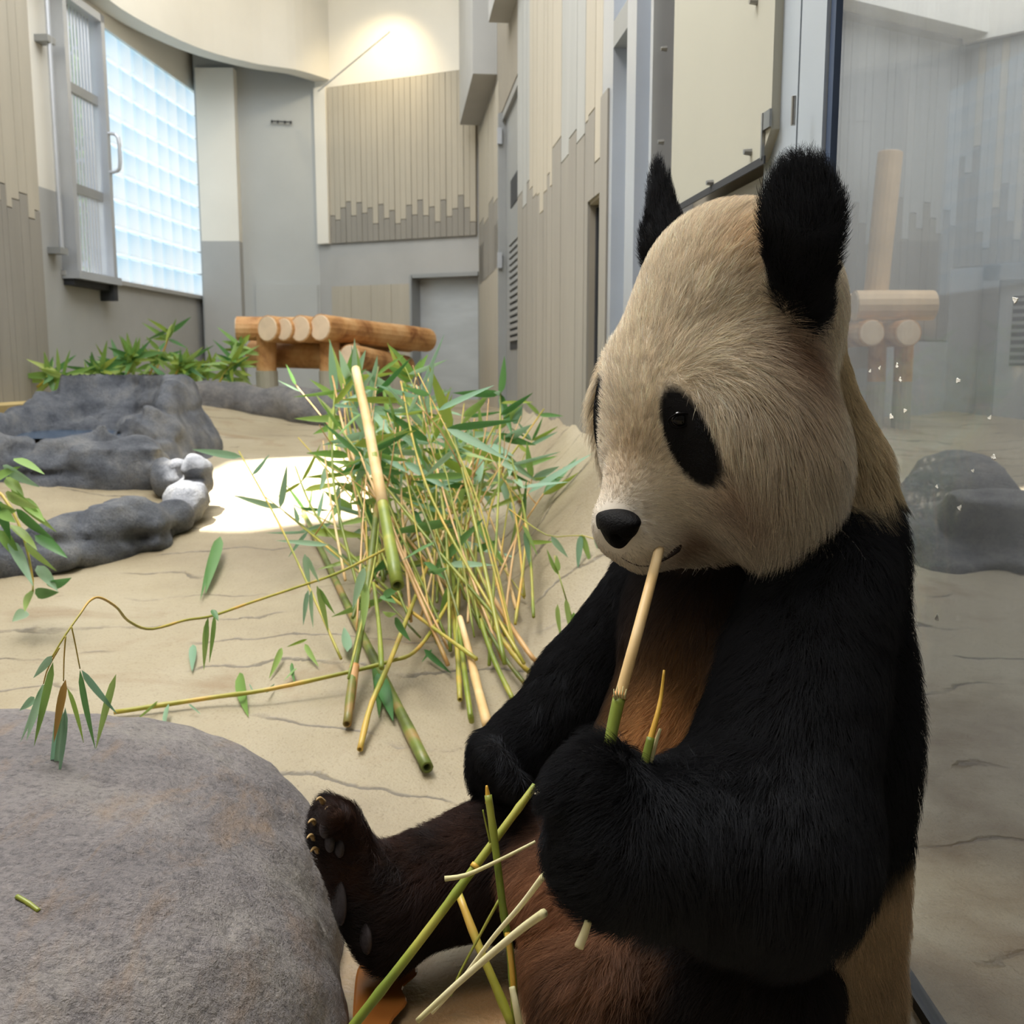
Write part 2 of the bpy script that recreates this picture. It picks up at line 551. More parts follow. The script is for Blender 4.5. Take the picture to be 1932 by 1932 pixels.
def floor_mat():
    m, n, l, b = new_mat('sandy_concrete')
    f1 = noise(n, l, 1.3, 6)
    col = ramp(n, l, f1, [(0.28, lin((134, 120, 97))), (0.5, lin((163, 150, 123))), (0.72, lin((177, 166, 142)))])
    f2 = noise(n, l, 170, 3)
    sp = ramp(n, l, f2, [(0.30, (0.72, 0.69, 0.64)), (0.42, (1, 1, 1)), (0.64, (1, 1, 1)), (0.75, (1.08, 1.07, 1.05))])
    col = mixc(n, l, 1.0, col, sp, 'MULTIPLY')
    f3 = noise(n, l, 2.6, 5, dist=0.6)                      # rusty brown water stains
    st = ramp(n, l, f3, [(0.58, (0, 0, 0)), (0.70, (1, 1, 1))])
    mk = n.new('ShaderNodeMath'); mk.operation = 'MULTIPLY'; mk.inputs[1].default_value = 0.55
    l.new(st, mk.inputs[0])
    col = mixc(n, l, mk.outputs[0], col, lin((128, 98, 62)))
    # scored cracks running across the slope
    tc = n.new('ShaderNodeTexCoord'); sx = n.new('ShaderNodeSeparateXYZ'); l.new(tc.outputs['Object'], sx.inputs[0])
    nn = noise(n, l, 0.9, 3); nf = noise(n, l, 9, 4)
    def mth(op, a, bb):
        q = n.new('ShaderNodeMath'); q.operation = op
        for s, v in zip(q.inputs, (a, bb)):
            if hasattr(v, 'is_linked'): l.new(v, s)
            else: s.default_value = v
        return q.outputs[0]
    y = mth('ADD', mth('MULTIPLY', sx.outputs[1], 4.2), mth('ADD', mth('MULTIPLY', nn, 4.2), mth('MULTIPLY', nf, 0.45)))
    fr = mth('FRACT', y, 0)
    ln = ramp(n, l, fr, [(0.0, (1, 1, 1)), (0.035, (0.9, 0.9, 0.9)), (0.075, (0, 0, 0))])
    ms = ramp(n, l, noise(n, l, 3.2, 5, stretch=(0.8, 1.6, 1)), [(0.47, (0, 0, 0)), (0.56, (1, 1, 1))])
    ck = mth('MULTIPLY', ln, ms)
    ckm = mth('MULTIPLY', ck, 0.75)
    col = mixc(n, l, ckm, col, lin((74, 66, 56)))
    # wet brown ground round the panda and beyond the pane
    def zone(cx, cy, rx, ry, colr, amt):
        nonlocal col
        a = mth('DIVIDE', mth('SUBTRACT', sx.outputs[0], cx), rx); c = mth('DIVIDE', mth('SUBTRACT', sx.outputs[1], cy), ry)
        dd = mth('ADD', mth('ADD', mth('MULTIPLY', a, a), mth('MULTIPLY', c, c)), mth('MULTIPLY', noise(n, l, 7, 5), 1.2))
        w = ramp(n, l, dd, [(0.45, (amt,) * 3), (1.0, (0, 0, 0))])
        col = mixc(n, l, w, col, lin(colr))
    zone(-0.05, 1.15, 0.42, 0.42, (150, 108, 60), 0.85)
    zone(0.95, 1.3, 0.8, 1.9, (108, 84, 50), 0.9)
    l.new(col, b.inputs['Base Color'])
    b.inputs['Roughness'].default_value = 0.5
    b.inputs['Specular IOR Level'].default_value = 0.45
    hgt = mth('SUBTRACT', mth('ADD', mth('MULTIPLY', f2, 0.35), noise(n, l, 14, 5)), mth('MULTIPLY', ck, 1.2))
    bump(n, l, b, hgt, 0.5, 0.012)
    return m


def rock_mat(name, c1, c2, c3, rust=None, sc=5.0, rough=0.75, bmp=0.9):
    m, n, l, b = new_mat(name)
    f = noise(n, l, sc, 7, rough=0.65)
    col = ramp(n, l, f, [(0.30, lin(c1)), (0.5, lin(c2)), (0.70, lin(c3))])
    g = noise(n, l, sc * 26, 5, rough=0.75)
    gr = ramp(n, l, g, [(0.32, (0.52, 0.52, 0.55)), (0.5, (1, 1, 1)), (0.7, (1.2, 1.18, 1.14))])
    col = mixc(n, l, 1.0, col, gr, 'MULTIPLY')
    if rust:
        r = noise(n, l, 6.5, 7, dist=0.4, stretch=(2.4, 0.8, 1.0), rough=0.7)
        rs = ramp(n, l, r, [(0.52, (0, 0, 0)), (0.68, (0.38, 0.38, 0.38))])
        col = mixc(n, l, rs, col, lin(rust))
    l.new(col, b.inputs['Base Color'])
    b.inputs['Roughness'].default_value = rough
    mm = n.new('ShaderNodeMath'); mm.operation = 'MULTIPLY_ADD'; mm.inputs[1].default_value = 0.5
    l.new(g, mm.inputs[0]); l.new(noise(n, l, sc * 5, 6, rough=0.65), mm.inputs[2])
    bump(n, l, b, mm.outputs[0], bmp, 0.014)
    return m


M_FLOOR = floor_mat()
M_ROCK = rock_mat('blue_grey_rock', (66, 70, 80), (108, 112, 120), (142, 142, 142), sc=7, bmp=1.0)
M_ROCKB = rock_mat('coarse_grey_rock', (92, 92, 96), (124, 122, 122), (148, 144, 138), sc=9)
M_BOULDER = rock_mat('rust_streaked_boulder', (112, 107, 108), (134, 128, 127), (152, 146, 140), rust=(158, 124, 82), sc=4.5)


def glass_block_mat():
    m, n, l, b = new_mat('daylit_glass_block')
    f = noise(n, l, 1.1, 2, stretch=(1, 1, 1))
    tc = n.new('ShaderNodeTexCoord'); sx = n.new('ShaderNodeSeparateXYZ'); l.new(tc.outputs['Generated'], sx.inputs[0])
    add = n.new('ShaderNodeMath'); add.operation = 'MULTIPLY_ADD'; add.inputs[1].default_value = 0.42
    l.new(sx.outputs[2], add.inputs[0]); l.new(f, add.inputs[2])
    ay = n.new('ShaderNodeMath'); ay.operation = 'MULTIPLY_ADD'; ay.inputs[1].default_value = -0.26
    l.new(sx.outputs[1], ay.inputs[0]); l.new(add.outputs[0], ay.inputs[2]); add = ay
    oi = n.new('ShaderNodeObjectInfo'); a2 = n.new('ShaderNodeMath'); a2.operation = 'MULTIPLY_ADD'; a2.inputs[1].default_value = 0.16
    l.new(oi.outputs['Random'], a2.inputs[0]); l.new(add.outputs[0], a2.inputs[2])
    col = ramp(n, l, a2.outputs[0], [(0.30, lin((244, 252, 254))), (0.62, lin((220, 240, 251))), (0.95, lin((176, 216, 240)))])
    b.inputs['Base Color'].default_value = (0.22, 0.28, 0.32, 1)
    b.inputs['Roughness'].default_value = 0.15
    l.new(col, b.inputs['Emission Color'])
    b.inputs['Emission Strength'].default_value = 0.84
    return m


M_GBLOCK = glass_block_mat()


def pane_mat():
    m, n, l, b = new_mat('dusty_reflection_glass')
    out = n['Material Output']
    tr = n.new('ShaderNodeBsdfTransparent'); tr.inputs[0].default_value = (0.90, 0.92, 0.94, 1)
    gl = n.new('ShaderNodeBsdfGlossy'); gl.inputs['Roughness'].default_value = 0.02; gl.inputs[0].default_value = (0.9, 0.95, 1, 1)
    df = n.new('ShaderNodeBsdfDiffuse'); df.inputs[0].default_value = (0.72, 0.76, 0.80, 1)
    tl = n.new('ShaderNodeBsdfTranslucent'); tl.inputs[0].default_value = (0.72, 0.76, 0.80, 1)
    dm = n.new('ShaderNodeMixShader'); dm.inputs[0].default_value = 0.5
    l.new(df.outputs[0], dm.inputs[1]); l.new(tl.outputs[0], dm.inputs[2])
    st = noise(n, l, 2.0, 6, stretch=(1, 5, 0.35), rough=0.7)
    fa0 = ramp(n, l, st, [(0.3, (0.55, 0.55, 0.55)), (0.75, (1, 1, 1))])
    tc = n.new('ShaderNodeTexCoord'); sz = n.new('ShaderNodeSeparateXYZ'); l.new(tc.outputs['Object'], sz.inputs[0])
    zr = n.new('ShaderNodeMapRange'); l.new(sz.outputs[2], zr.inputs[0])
    zr.inputs[1].default_value = 0.2; zr.inputs[2].default_value = 1.0; zr.inputs[3].default_value = 0.025; zr.inputs[4].default_value = 0.27  # painted haze grows upward, imitating reflected brightness over the dust streaks
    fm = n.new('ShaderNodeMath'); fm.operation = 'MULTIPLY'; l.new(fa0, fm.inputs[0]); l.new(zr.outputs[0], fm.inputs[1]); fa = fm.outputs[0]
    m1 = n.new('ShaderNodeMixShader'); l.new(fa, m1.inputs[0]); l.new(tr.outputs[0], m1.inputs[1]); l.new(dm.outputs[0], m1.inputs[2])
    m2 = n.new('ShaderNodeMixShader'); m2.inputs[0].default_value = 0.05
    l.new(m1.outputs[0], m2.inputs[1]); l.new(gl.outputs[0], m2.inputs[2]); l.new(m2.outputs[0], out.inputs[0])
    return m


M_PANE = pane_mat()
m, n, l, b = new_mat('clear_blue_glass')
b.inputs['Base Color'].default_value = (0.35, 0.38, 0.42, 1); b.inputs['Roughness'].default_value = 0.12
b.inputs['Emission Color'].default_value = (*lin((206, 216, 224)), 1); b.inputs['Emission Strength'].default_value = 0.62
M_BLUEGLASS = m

# ------------------------------------------------------------------ floor
xs = np.concatenate([np.arange(-4.2, -1.6, 0.1), np.arange(-1.6, 1.2, 0.045), np.arange(1.2, 5.71, 0.12)])
ys = np.concatenate([np.arange(-2.4, 0.6, 0.3), np.arange(0.6, 4.0, 0.045), np.arange(4.0, 10.0, 0.1)])
GX, GY = np.meshgrid(xs, ys, indexing='ij')
GZ = H(GX, GY)
P3 = np.stack([GX, GY, GZ], -1)
GZ = GZ + 0.010 * fbm(P3, 2.2, 3, 3) * smoothstep(0.2, 1.6, GY)
V = np.stack([GX, GY, GZ], -1).reshape(-1, 3); ny = len(ys)
ii, jj = np.meshgrid(np.arange(len(xs) - 1), np.arange(ny - 1), indexing='ij')
k0 = (ii * ny + jj).ravel()
Fq = np.stack([k0, k0 + ny, k0 + ny + 1, k0 + 1], 1)
struct(mesh_obj('floor', V, Fq, M_FLOOR, smooth=True), 'sandy concrete floor with dark scored cracks, sloping up to the walls')

# ------------------------------------------------------------------ wall planes
WR = Plane((0.505, 1.66), (-0.275, 8.71), (-2, 5))
WB = Plane((-0.275, 8.71), (-1.72, 9.37), (-1, 5))
WG = Plane((-1.72, 9.37), (-2.42, 9.22), (-1, 5))
WL = Plane((-3.36 + .0657 * -2.2, -2.2), (-3.36 + .0657 * 9.2, 9.2), (0, 5))
ZC = 4.6


def wall(name, parts, mat, label, parent=None):
    V, Fs = merge(parts)
    o = mesh_obj(name, V, Fs, mat, parent)
    if parent is None: struct(o, label)
    elif label: o['label'] = label
    return o


def planks(parent, pl, edges, zb, ztop, zbot, off=0.0, th=0.010, gap=0.0008, top=M_PLANK, bot=M_PLANKD):
    """vertical boards between u edges; each is a light upper board and a dark lower board meeting at its own height"""
    for i in range(len(edges) - 1):
        u0, u1 = sorted((edges[i], edges[i + 1])); g = min(gap, (u1 - u0) * 0.12)
        t = th + 0.0015 * ((i * 7) % 3 - 1)
        for (a, bb, mt) in ((zb[i] + 0.003, ztop, top[i % len(top)] if isinstance(top, list) else top), (zbot, zb[i] - 0.003, bot)):
            if bb - a > 0.02:
                v, f = pl.box(u0 + g, u1 - g, off, off + t, a, bb)
                mesh_obj('plank', v, f, mt, parent)


# --- right wall: door, boarded stretch, slot, glazed frame, beige panel, steel column
UR = lambda px: WR.u(px, 690)
zl = WR.z(961, 176)
zs = WR.z(1122, 380)
parts = [WR.box(UR(1160), UR(1135), -0.16, 0, 0, ZC), WR.box(UR(1135), UR(1110), -0.16, 0, zs, ZC),
         WR.box(UR(1110), UR(978), -0.16, 0, 0, ZC), WR.box(UR(978), UR(945), -0.16, 0, zl, ZC),
         WR.box(UR(945), WR.L + 0.1, -0.16, 0, 0, ZC), WR.box(UR(1440), UR(1160), -0.075, -0.06, 0, ZC)]
wr = wall('wall_right', parts, M_WALLBACK, 'boarded right wall with doors, running back from the glass to the far corner')
ed = [UR(x) for x in (1160, 1152, 1145, 1137)]
planks(wr, WR, ed, [WR.z(1150, 300), WR.z(1150, 330), WR.z(1140, 345)], ZC - .05, 0.05)
ed = [UR(x) for x in (1135, 1122, 1110)]
planks(wr, WR, ed, [zs + .12, zs + .3], ZC - .05, zs + 0.01)
ed = [UR(x) for x in (1110, 1104, 1089, 1075, 1060, 1044, 1040, 1034, 1028, 1021, 1015, 1008, 1002, 996, 989, 980)]
yb = [330, 345, 322, 345, 298, 365, 335, 362, 395, 350, 345, 320, 295, 340, 300]
planks(wr, WR, ed, [WR.z(1040, y) + 0.02 for y in yb], ZC - .05, 0.05, top=[M_PLANK, M_PLANKB, M_PLANKB, M_PLANKB, M_PLANK, M_PLANK, M_PLANK, M_PLANK, M_PLANK, M_PLANK, M_PLANK])
ed = [UR(x) for x in (943, 934, 925, 916, 907)]
planks(wr, WR, ed, [WR.z(925, 400), WR.z(925, 385), WR.z(925, 410), WR.z(925, 392)], WR.z(925, 200), WR.z(925, 520), top=M_PLANK)
planks(wr, WR, ed[:1] + ed[-1:], [WR.z(925, 440)], WR.z(925, 505), 0.35, top=M_PLANK, bot=M_PLANK)

d2 = empty('door_2', WR.A + WR.d * UR(961) + np.array([0, 0, 0.45])); struct(d2, 'tall grey service door in a deep recess of the right wall')
ua, ub = UR(978), UR(945)
wall('door_leaf', [WR.box(ua, ub, -0.06, -0.03, 0.3, zl)], M_METAL, None, d2)
wall('door_frame', [WR.box(ua, ua + 0.05, -0.03, -0.005, 0.3, zl), WR.box(ub - 0.06, ub, -0.03, 0.02, 0.3, zl), WR.box(ua, ub, -0.03, -0.005, zl - 0.05, zl)], M_METAL, None, d2)
um = (ua + ub) / 2
wall('viewing_window', [WR.box(um - 0.30, um + 0.15, -0.03, -0.026, WR.z(968, 375), WR.z(968, 320))], M_DARK, None, d2)
lv = wall('louvre', [WR.box(um - 0.32, um + 0.18, -0.03, -0.026, 0.9, WR.z(968, 445))], M_DARK, None, d2)
zz = np.linspace(0.95, WR.z(968, 450), 16)
for z in zz:
    wall('louvre_slat', [WR.box(um - 0.32, um + 0.18, -0.026, -0.016, z, z + 0.022)], M_METAL, None, lv)
for y in (258, 492):
    z = WR.z(946, y)
    wall('hinge', [WR.box(ub - 0.09, ub - 0.05, 0.0, 0.028, z - 0.05, z + 0.05)], M_ALU, None, d2)

d3 = wall('door_3', [WR.box(UR(1135) + .002, UR(1110) - .002, -0.15, -0.12, 0.2, zs - 0.01)], M_METAL, 'narrow grey door set in a slot of the boarded wall')
wall('door_frame', [WR.box(UR(1112), UR(1110) - .002, -0.12, -0.02, 0.2, zs - 0.01)], M_DARK, None, d3)

w2 = empty('window_2', WR.A + WR.d * UR(1200) + np.array([0, 0, 0.1])); struct(w2, 'aluminium framed glazing strip between boarded wall and beige panel')
for (a, bb, nn) in ((1180, 1160, 0.05), (1232, 1214, 0.06), (1257, 1252, 0.05)):
    wall('mullion', [WR.box(UR(a), UR(bb), -0.10, nn, 0.0, ZC)], M_ALU, None, w2)
wall('pane', [WR.box(UR(1214), UR(1180), -0.05, -0.03, 0.0, WR.z(1198, 66) - 0.02)], M_BLUEGLASS, None, w2)
wall('pane', [WR.box(UR(1214), UR(1180), -0.05, -0.03, WR.z(1198, 30), ZC)], M_BLUEGLASS, None, w2)
wall('pane', [WR.box(UR(1252), UR(1232), -0.05, -0.03, 0.0, ZC)], M_BLUEGLASS, None, w2)
wall('transom', [WR.box(UR(1214), UR(1180), -0.10, 0.05, WR.z(1198, 66) - 0.02, WR.z(1198, 30))], M_METAL, None, w2)
um = (UR(1214) + UR(1180)) / 2
wall('mullion', [WR.box(um - 0.012, um + 0.012, -0.03, 0.0, 0.0, WR.z(1198, 66) - 0.02)], M_BLUESTEEL, 'thin blue grey glazing bar', w2)
wall('skirt_board', [WR.box(UR(1174), UR(1160), 0.05, 0.056, 0.6, WR.z(1167, 185))], M_PLANKD, 'dark painted lower board on the mullion', w2)

pz = WR.z(1400, 322, 0.03)
bp = empty('shutter_panel', WR.A + WR.d * UR(1350) + WR.n * 0.02 + np.array([0, 0, pz]))
tag(bp, 'large flat beige shutter panel hanging on the wall behind the panda', 'panel')
u0, u1 = WR.u(1437, 690, .03), WR.u(1257, 690, .03)
pv = []
prof = [(u0 + 0.05, pz), (u1, pz), (u1, ZC - 0.1), (u0, ZC - 0.1), (u0, pz + 0.045)]
for w in (0.012, 0.028):
    for (u, z) in prof:
        pv.append(WR.A + WR.d * u + WR.n * w + np.array([0, 0, z]))
pf = [(0, 1, 2, 3, 4), (9, 8, 7, 6, 5)] + [(i, i + 5, (i + 1) % 5 + 5, (i + 1) % 5) for i in range(5)]
mesh_obj('panel_sheet', pv, pf, M_BEIGEPANEL, bp)
wall('edge_strip', [WR.box(u0 + 0.02, u1, 0.0285, 0.032, pz - 0.010, pz + 0.004)], M_DARK, None, bp)
wall('latch_bracket', [WR.box(u0 - 0.005, u0 + 0.03, 0.0285, 0.033, pz + 0.048, pz + 0.078), WR.box(u0 + 0.028, u0 + 0.034, 0.0285, 0.034, pz + 0.0, pz + 0.078)], M_BOLT, None, bp)
for (x, y) in ((1258, 92), (1252, 268), (1345, 345), (1417, 287), (1428, 3)):
    c = WR.hit(x, y, 0.028)
    v, f = tube([c, c + WR.n * 0.014], [0.007, 0.005], 8); mesh_obj('bolt', v, f, M_BOLT, bp)
wall('lower_wall', [WR.box(UR(1440), UR(1257), -0.05, -0.01, 0.0, pz - 0.01)], M_GREYWALL, None, wr)

col_ = empty('trim_1', WR.A + np.array([0, 0, 0.0])); struct(col_, 'blue grey steel column and door stile beside the glass pane')
wall('column', [WR.box(UR(1498), UR(1440), -0.012, 0.012, 0.0, ZC)], M_BLUESTEEL, None, col_)
wall('joint_gap', [WR.box(UR(1501), UR(1498), -0.012, 0.004, 0.0, ZC)], M_DARK, None, col_)
wall('stile', [WR.box(UR(1546), UR(1501), -0.012, 0.012, 0.0, ZC)], M_BLUESTEEL, None, col_)
wall('edge_gasket', [WR.box(UR(1556), UR(1547), -0.005, 0.006, 0.0, ZC)], M_NAVY, None, col_)
c = WR.hit(1497, 212, 0.04)
v, f = tube([c + np.array([0, 0, -0.02]), c + np.array([0, 0, 0.025])], 0.004, 8); mesh_obj('hinge_pin', v, f, M_BOLT, col_)
c = c + np.array([0, 0, 0.0])

du = empty('trim_2', WR.A + WR.d * UR(920) + np.array([0, 0, 3.0])); struct(du, 'grey boxed duct coming down the far end of the right wall')
zb_ = WR.z(925, 178)
wall('duct_box', [WR.box(UR(939), UR(907), 0.0, 0.16, zb_, ZC)], M_GREYWALL, None, du)
wall('wall_box', [WR.box(UR(985), UR(960), 0.0, 0.12, WR.z(970, 12), ZC - .3)], M_GREYWALL, 'second short grey box nearer the door', du)

# --- back wall
UB = lambda px: WB.u(px, 500)
zst, zsb = WB.z(764, 146), WB.z(764, 452)
zdt = WB.z(840, 518)
wb = wall('wall_back', [WB.box(-0.3, WB.L + .05, -0.2, 0, zst, ZC)], M_CREAM, 'back wall: cream plaster above weathered vertical boards and a plain grey band')
wall('lower_wall', [WB.box(-0.05, UB(903), -0.25, 0, 0, zst), WB.box(UB(903), UB(778), -0.25, 0, zdt, zst), WB.box(UB(778), WB.L + .05, -0.25, 0, 0, zst)], M_GREYWALL, None, wb)
wall('board_backing', [WB.box(UB(901), UB(628), 0, 0.006, zsb, zst)], M_WALLBACK, None, wb)
zig = [1230, 1255, 1185, 1150, 1230, 1155, 1215, 1185, 1275, 1165, 1245, 1200, 1275, 1250, 1170, 1225, 1140, 1230, 1180, 1265, 1140, 1235, 1190, 1115, 1185, 1265]
ed = np.linspace(UB(628), UB(901), len(zig) + 1)
planks(wb, WB, list(ed), [WB.z(628 + 273 * (i + .5) / 26, y * .3313) for i, y in enumerate(zig)], zst - 0.01, zsb, off=0.004, th=0.022, gap=0.0018)
wall('white_pilaster', [WB.box(UB(627), UB(606), 0, 0.05, zsb, zst)], M_CREAM, None, wb)
ed = np.linspace(UB(625), UB(777), 13)
planks(wb, WB, list(ed), [0.3] * 12, WB.z(700, 538), 0.3, off=0.0, th=0.008, gap=0.0008, top=M_PLANK)

d1 = empty('door_1', WB.A + WB.d * UB(840) + np.array([0, 0, 0.5])); struct(d1, 'low brushed steel animal door in the back wall by the corner')
wall('door_leaf', [WB.box(UB(902), UB(779), -0.16, -0.12, 0.3, zdt)], M_DOORMETAL, None, d1)
wall('door_frame', [WB.box(UB(779), UB(775), -0.12, 0.03, 0.3, zdt), WB.box(UB(903), UB(775), -0.12, 0.02, zdt - .02, zdt + 0.012)], M_METAL, None, d1)

wg = wall('wall_back_left', [WG.box(-0.1, WG.L + .3, -0.2, 0, 0, ZC)], M_BLUEGREY, 'plain blue grey end wall between the white pillar and the boarded back wall')
UGx = lambda px: WG.u(px, 600)
wall('inset_panel', [WG.box(UGx(600), UGx(484), 0, 0.02, 0.4, WG.z(540, 536))], M_BLUEGREY, None, wg)
c = WG.hit(531, 231, 0.0)
hk = mesh_obj('hook_rail', *merge([tube([c + WG.d * 0.09 + WG.n * .03, c - WG.d * 0.09 + WG.n * .03], 0.006, 6)] + [tube([c + WG.d * x, c + WG.d * x + WG.n * .05], 0.008, 6) for x in (-.08, -.03, .03, .08)]), M_DARK, wg)
pd_ = empty('trim_3', (-2.6, 9.15, 0)); struct(pd_, 'square corner pillar, white above and grey below')
v, f = box(-2.69, -2.365, 9.12, 9.4, 1.87, 3.3); mesh_obj('pillar_upper', v, f, M_CREAM, pd_)
v, f = box(-2.69, -2.365, 9.12, 9.4, 0.0, 1.87); mesh_obj('pillar_lower', v, f, M_GREYWALL, pd_)
a_ = PY(600, 172, 9.1); b_ = PY(735, 60, 8.6)
v, f = tube(resample([a_, b_], 4), 0.006, 6)
tag(mesh_obj('conduit_pipe', v, f, M_GREYWALL, None, a_), 'thin straight conduit slanting up the cream upper wall', 'pipe')

# --- left wall with bar window and glass blocks
UL = lambda px, py: WL.u(px, py)
ug0, ug1 = UL(200, 528), UL(387, 560)
zw0, zw1 = WL.z(387, 560), WL.z(375, 178)
ub0, ub1 = UL(112, 400), ug0 - 0.03
TH = -0.2
wl_parts = lambda z0, z1: [WL.box(0, ub0, TH, 0, z0, z1), WL.box(ug1, WL.L + .3, TH, 0, z0, z1)]
zsp = 1.90
wl = wall('wall_left', [WL.box(0, ub0, TH, 0, zsp, ZC), WL.box(ub0, ug1, TH, 0, zw1, ZC), WL.box(ug1, WL.L + .3, TH, 0, zsp, ZC)], M_CREAM, 'left wall, white above and grey below, holding the barred and glass block windows')
wall('lower_wall', [WL.box(0, ub0, TH, 0, 0, zsp), WL.box(ub0, ug1, TH, 0, 0, zw0), WL.box(ug1, WL.L + .3, TH, 0, 0, zsp)], M_GREYWALL, None, wl)
usl = UL(76, 400); us0 = usl - 1.6
wall('thick_pier', [WL.box(us0, WL.u(73, 400, .22), 0, 0.2, 0, ZC)], M_WALLBACK, None, wl)
xe = [-45, -33, -22, -11, 0, 10, 20, 35, 50, 62, 73]
ye = [380, 395, 365, 390, 358, 398, 380, 365, 408, 390]
planks(wl, WL, [WL.u(x + (400 - 400) * .05, 400, .22) for x in xe], [WL.z(40, y, .22) for y in ye], ZC - .05, 0.3, off=0.2, th=0.03)

w1 = empty('window_1', WL.A + WL.d * ((ug0 + ug1) / 2) + np.array([0, 0, zw0])); struct(w1, 'big glass block window glowing with daylight, nine blocks square')
wall('mortar_bed', [WL.box(ug0, ug1, -0.11, -0.085, zw0, zw1)], simple('pale_mortar', (190, 205, 214), 0.6, 0.05, 5), None, w1)
nb = 9
du_, dz_ = (ug1 - ug0) / nb, (zw1 - zw0) / nb
bv = None
for i in range(nb):
    for j in range(nb):
        a, z = ug0 + i * du_, zw0 + j * dz_
        if bv is None:                                   # a bevelled block, shared by all
            g = 0.008; c0 = np.array([0.0, 0, 0])
            vv = []
            for (n_, gg) in ((-0.085, g), (-0.02, g), (-0.008, g + 0.016)):
                for (u_, w_) in ((gg, gg), (du_ - gg, gg), (du_ - gg, dz_ - gg), (gg, dz_ - gg)):
                    vv.append(WL.d * u_ + WL.n * n_ + np.array([0, 0, w_]))
            ff = [(8, 9, 10, 11)] + [(k, (k + 1) % 4, (k + 1) % 4 + 4, k + 4) for k in range(4)] + [(k + 4, (k + 1) % 4 + 4, (k + 1) % 4 + 8, k + 8) for k in range(4)]
            o = mesh_obj('glass_block', np.array(vv) + WL.A + WL.d * a + np.array([0, 0, z]), ff, M_GBLOCK, w1, WL.A + WL.d * a + np.array([0, 0, z]))
            bv = o.data
        else:
            add_obj('glass_block', bv, WL.A + WL.d * a + np.array([0, 0, z]), w1)
wall('window_sill', [WL.box(ub0 - .03, ug1, -0.1, 0.03, zw0 - 0.03, zw0)], M_GREYWALL, None, w1)

w4 = empty('window_4', WL.A + WL.d * ((ub0 + ub1) / 2) + np.array([0, 0, zw0])); struct(w4, 'tall narrow barred window in a steel frame left of the glass blocks')
off = 0.10
wall('frame', [WL.box(ub0, ub0 + 0.05, -0.05, off, zw0, zw1), WL.box(ub1 - 0.05, ub1, -0.05, off, zw0, zw1), WL.box(ub0, ub1, -0.05, off, zw1 - .05, zw1)], M_ALU, None, w4)
wall('bottom_tray', [WL.box(ub0 - .02, ub1 + .02, -0.05, off + 0.02, zw0 - 0.05, zw0 - 0.0)], M_ALU, None, w4)
wall('bracket', [WL.box(ub1 - 0.07, ub1 - 0.01, 0.0, off, zw0 - 0.16, zw0 - 0.05), WL.box(ub0, ub1, 0, off - .03, zw0 - 0.09, zw0 - 0.05)], M_DARK, None, w4)
for u in np.linspace(ub0 + 0.11, ub1 - 0.11, 9):
    p = WL.A + WL.d * u + WL.n * 0.03
    v, f = tube([p + np.array([0, 0, zw0]), p + np.array([0, 0, zw1 - .03])], 0.009, 6); mesh_obj('bar', v, f, M_ALU, w4)
for y in (185, 365):
    z = WL.z(160, y)
    wall('cross_bar', [WL.box(ub0 + 0.04, ub1 - 0.04, 0.012, 0.05, z - 0.03, z + 0.03)], M_METAL, None, w4)
z = WL.z(194, 295); p = WL.A + WL.d * (ub1 - 0.02) + WL.n * off
v, f = tube(resample([p + np.array([0, 0, z - .13]), p + WL.n * .06 + np.array([0, 0, z - .11]), p + WL.n * .07 + np.array([0, 0, z]), p + WL.n * .06 + np.array([0, 0, z + .11]), p + np.array([0, 0, z + .13])], 12), 0.012, 6)
mesh_obj('handle', v, f, M_ALU, w4)
pp = WL.A + WL.d * UL(86, 300) + WL.n * 0.07
v, f = tube([pp + np.array([0, 0, WL.z(95, 470)]), pp + np.array([0, 0, 3.2])], 0.016, 8)
st_ = mesh_obj('slide_rod', v, f, M_ALU, None, pp + np.array([0, 0, 1.4]))
tag(st_, 'upright steel rod held off the left wall by two brackets', 'rod')
for y in (80, 470):
    z = WL.z(80, y)
    wall('bracket', [WL.box(UL(86, 300) - .05, UL(86, 300) + .05, 0, 0.085, z - 0.02, z + 0.02)], M_METAL, None, st_)
kb = G(40, 775)
v, f = merge([WL.box(us0, usl + 0.05, 0.2, 0.48, 0, WL.z(40, 762, .45))])
struct(mesh_obj('trim_4', v, f, M_YELLOWKERB), 'low ochre concrete kerb at the foot of the left boarded pier')

# --- curved cream bulkhead hanging under the ceiling
cur = resample([(-1.52, 9.40), (-1.78, 9.02), (-2.12, 8.80), (-2.45, 8.38), (-2.69, 7.63), (-2.74, 6.86), (-2.76, 5.8), (-2.74, 4.4)], 40)
cur = np.column_stack([cur, np.zeros(40)])
T, _, _ = frames(cur); nrm = np.column_stack([T[:, 1], -T[:, 0], np.zeros(40)])
if nrm[20] @ np.array([-1, 0, 0]) < 0: nrm = -nrm
V = []; Fs = []
for i in range(40):
    for (w, z) in ((0, ZC), (0, 3.25), (0.16, 3.25), (0.16, ZC)):
        V.append(cur[i] + nrm[i] * w + np.array([0, 0, z]))
for i in range(39):
    for k in range(3):
        Fs.append((i * 4 + k, i * 4 + k + 1, (i + 1) * 4 + k + 1, (i + 1) * 4 + k))
struct(mesh_obj('ceiling_bulkhead', V, Fs, M_CREAM, smooth=False), 'curved cream bulkhead hanging from the ceiling')

# --- ceiling with two roof lights the sun comes through
def roof_hole(poly):
    out = []
    for (x, y) in poly:
        p = G(x, y); t = (ZC - p[2]) / -SUN_DIR.z
        out.append((p[0] - SUN_DIR.x * t, p[1] - SUN_DIR.y * t))
    return out


